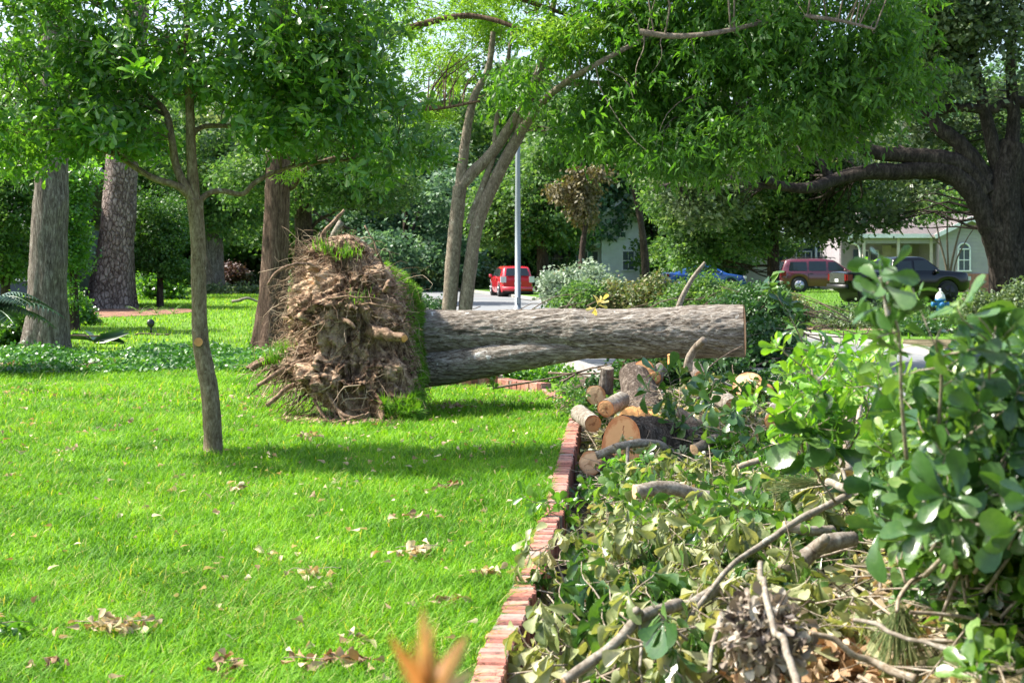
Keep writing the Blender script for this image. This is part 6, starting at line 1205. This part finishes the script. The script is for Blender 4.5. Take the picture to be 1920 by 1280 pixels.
G = Geo(); G.box((hx(1640, Yh), Yh+3.74, 1.5), (.22, .04, .75)); G.build('shutter', navy, t, False)
for px in (1625, 1690, 1752): G = Geo(); G.box((hx(px, Yh), Yh+.6, 1.45), (.07, .07, 1.45)); G.build('porch_post', cream, t, False)
G = Geo(); G.box(((xa+xb_)/2, Yh+.62, 2.75), ((xb_-xa)/2, .05, .2)); G.build('porch_beam', green, t, False)
window(t, hx(1808, Yh), Yh+.08, 1.1, .62, 1.15, True, 1)
G = Geo(); G.tube(smooth([(xa-.5, Yh+.25, 2.9), (xa-.35, Yh+.3, 2.6), (xa+.1, Yh+.7, 2.5), (xa+.3, Yh+.75, 2.2), (xa+.3, Yh+.75, .1)], 20), .06, 8); G.build('downpipe', trim, t)
# navy house with white garage
Yn = 86.0; t = thing('navy_house', 'dark blue house with a blue grey roof and white garage behind the maroon car', 'house', None, (0, 0, 0)); na, nb = hx(1395, Yn), hx(1640, Yn)
G = Geo(); G.box(((na+nb)/2, Yn+4, 1.45), ((nb-na)/2, 4, 1.5)); G.build('wall', navy, t, False); roof(t, na, nb, Yn, Yn+8, 2.95, 4.7, rg_)
G = Geo(); G.box((hx(1425, Yn), Yn-.03, 1.15), (.9, .04, 1.1)); G.build('garage_door', whs, t, False)
for px in (1482, 1510, 1540): window(t, hx(px, Yn), Yn-.01, .9, .7, 1.3)
for px in (1470, 1528, 1580): G = Geo(); G.box((hx(px, Yn), Yn-.3, 1.45), (.06, .06, 1.45)); G.build('porch_post', trim, t, False)
G = Geo(); G.box((hx(1562, Yn), Yn+4.2, 4.9), (.55, .45, .95)); G.build('chimney', rbr, t, False)
# white gabled house and stone part
Yw = 96.0; t = thing('white_house', 'white gabled house with green shutters glimpsed through the trees beyond the red car', 'house', None, (0, 0, 0)); wa, wb_ = hx(1080, Yw), hx(1200, Yw); wm = hx(1128, Yw)
G = Geo(); G.box(((wm+wb_)/2, Yw+3, 2.3), ((wb_-wm)/2, 3, 2.35)); G.add([(wm, Yw-.01, 4.6), (wb_, Yw-.01, 4.6), ((wm+wb_)/2, Yw-.01, 5.7)], np.array([[0, 1, 2]])); G.box(((wa+wm)/2, Yw+4, 1.4), ((wm-wa)/2, 3, 1.45)); G.build('wall', whs, t, False)
roof(t, wm, wb_, Yw, Yw+6, 4.6, 5.8, rgy, 'y', .35); roof(t, wa, wm-.4, Yw+.6, Yw+7, 2.9, 4.0, rgy, 'x', .3, 'porch_roof')
for px in (1097, 1117): window(t, hx(px, Yw), Yw+.98, .8, .45, 1.5, False, 0); G = Geo(); G.box((hx(px-9, Yw), Yw+.93, 1.5), (.16, .03, .8)); G.build('shutter', gsh, t, False)
window(t, hx(1178, Yw), Yw-.01, 1.0, .8, 1.3); window(t, hx(1163, Yw), Yw-.01, 3.2, .5, .8)
t = thing('stone_house', 'low pale stone house behind the round crowned oak', 'house', None, (0, 0, 0)); sa, sb = hx(1000, 99), hx(1072, 99)
G = Geo(); G.box(((sa+sb)/2, 102, 1.4), ((sb-sa)/2, 3, 1.45)); G.build('wall', stone, t, False); roof(t, sa, sb, 99, 105, 2.8, 4.1, rgy, 'x', .4); window(t, hx(1048, 99), 98.99, 1.4, .9, .8)
# neighbour's house at the left edge
Yl_ = 46.0; t = thing('neighbour_house', 'grey roofed house behind the grey oak and the sago palm', 'house', None, (0, 0, 0)); la, lb_ = hx(-350, Yl_), hx(95, Yl_)
G = Geo(); G.box(((la+lb_)/2, Yl_+4, 1.3), ((lb_-la)/2, 4, 1.4)); G.build('wall', navy, t, False); roof(t, la, lb_, Yl_, Yl_+8, 2.7, 4.9, rgy)
window(t, hx(20, Yl_), Yl_-.01, 1.0, 1.4, 1.2, False, 2)
# crape myrtle in front of the green house
b = at(1780, 555, 66.0); b[2] = -.04; V = lambda x, y, o=0: at(x, y, 66+o)
tree('crape_myrtle', 'slender many stemmed small tree in front of the green house', 'tree', b, [b, V(1782, 510), V(1792, 460), V(1806, 410), V(1818, 370)], .07, .03, 'twig_dark', [pxblob(x, y, 66, rx, ry, 1) for x, y, rx, ry in ((1770, 380, 45, 30), (1815, 375, 30, 25), (1745, 400, 25, 20))], 420, 'far_leaf', .17, 6, 91,
     limbs=[([b, V(1774, 500), V(1762, 450), V(1752, 400)], .07, .03), ([b, V(1778, 500), V(1776, 440), V(1778, 380)], .06, .03), ([V(1764, 460), V(1745, 440), V(1735, 420)], .03, .02), ([b+(.3, 0, 0), V(1790, 500), V(1812, 450), V(1832, 420)], .05, .02)], ntw=40, spread=.25, segs=10, fn=lambda Q, a, t_: 1+0*a)
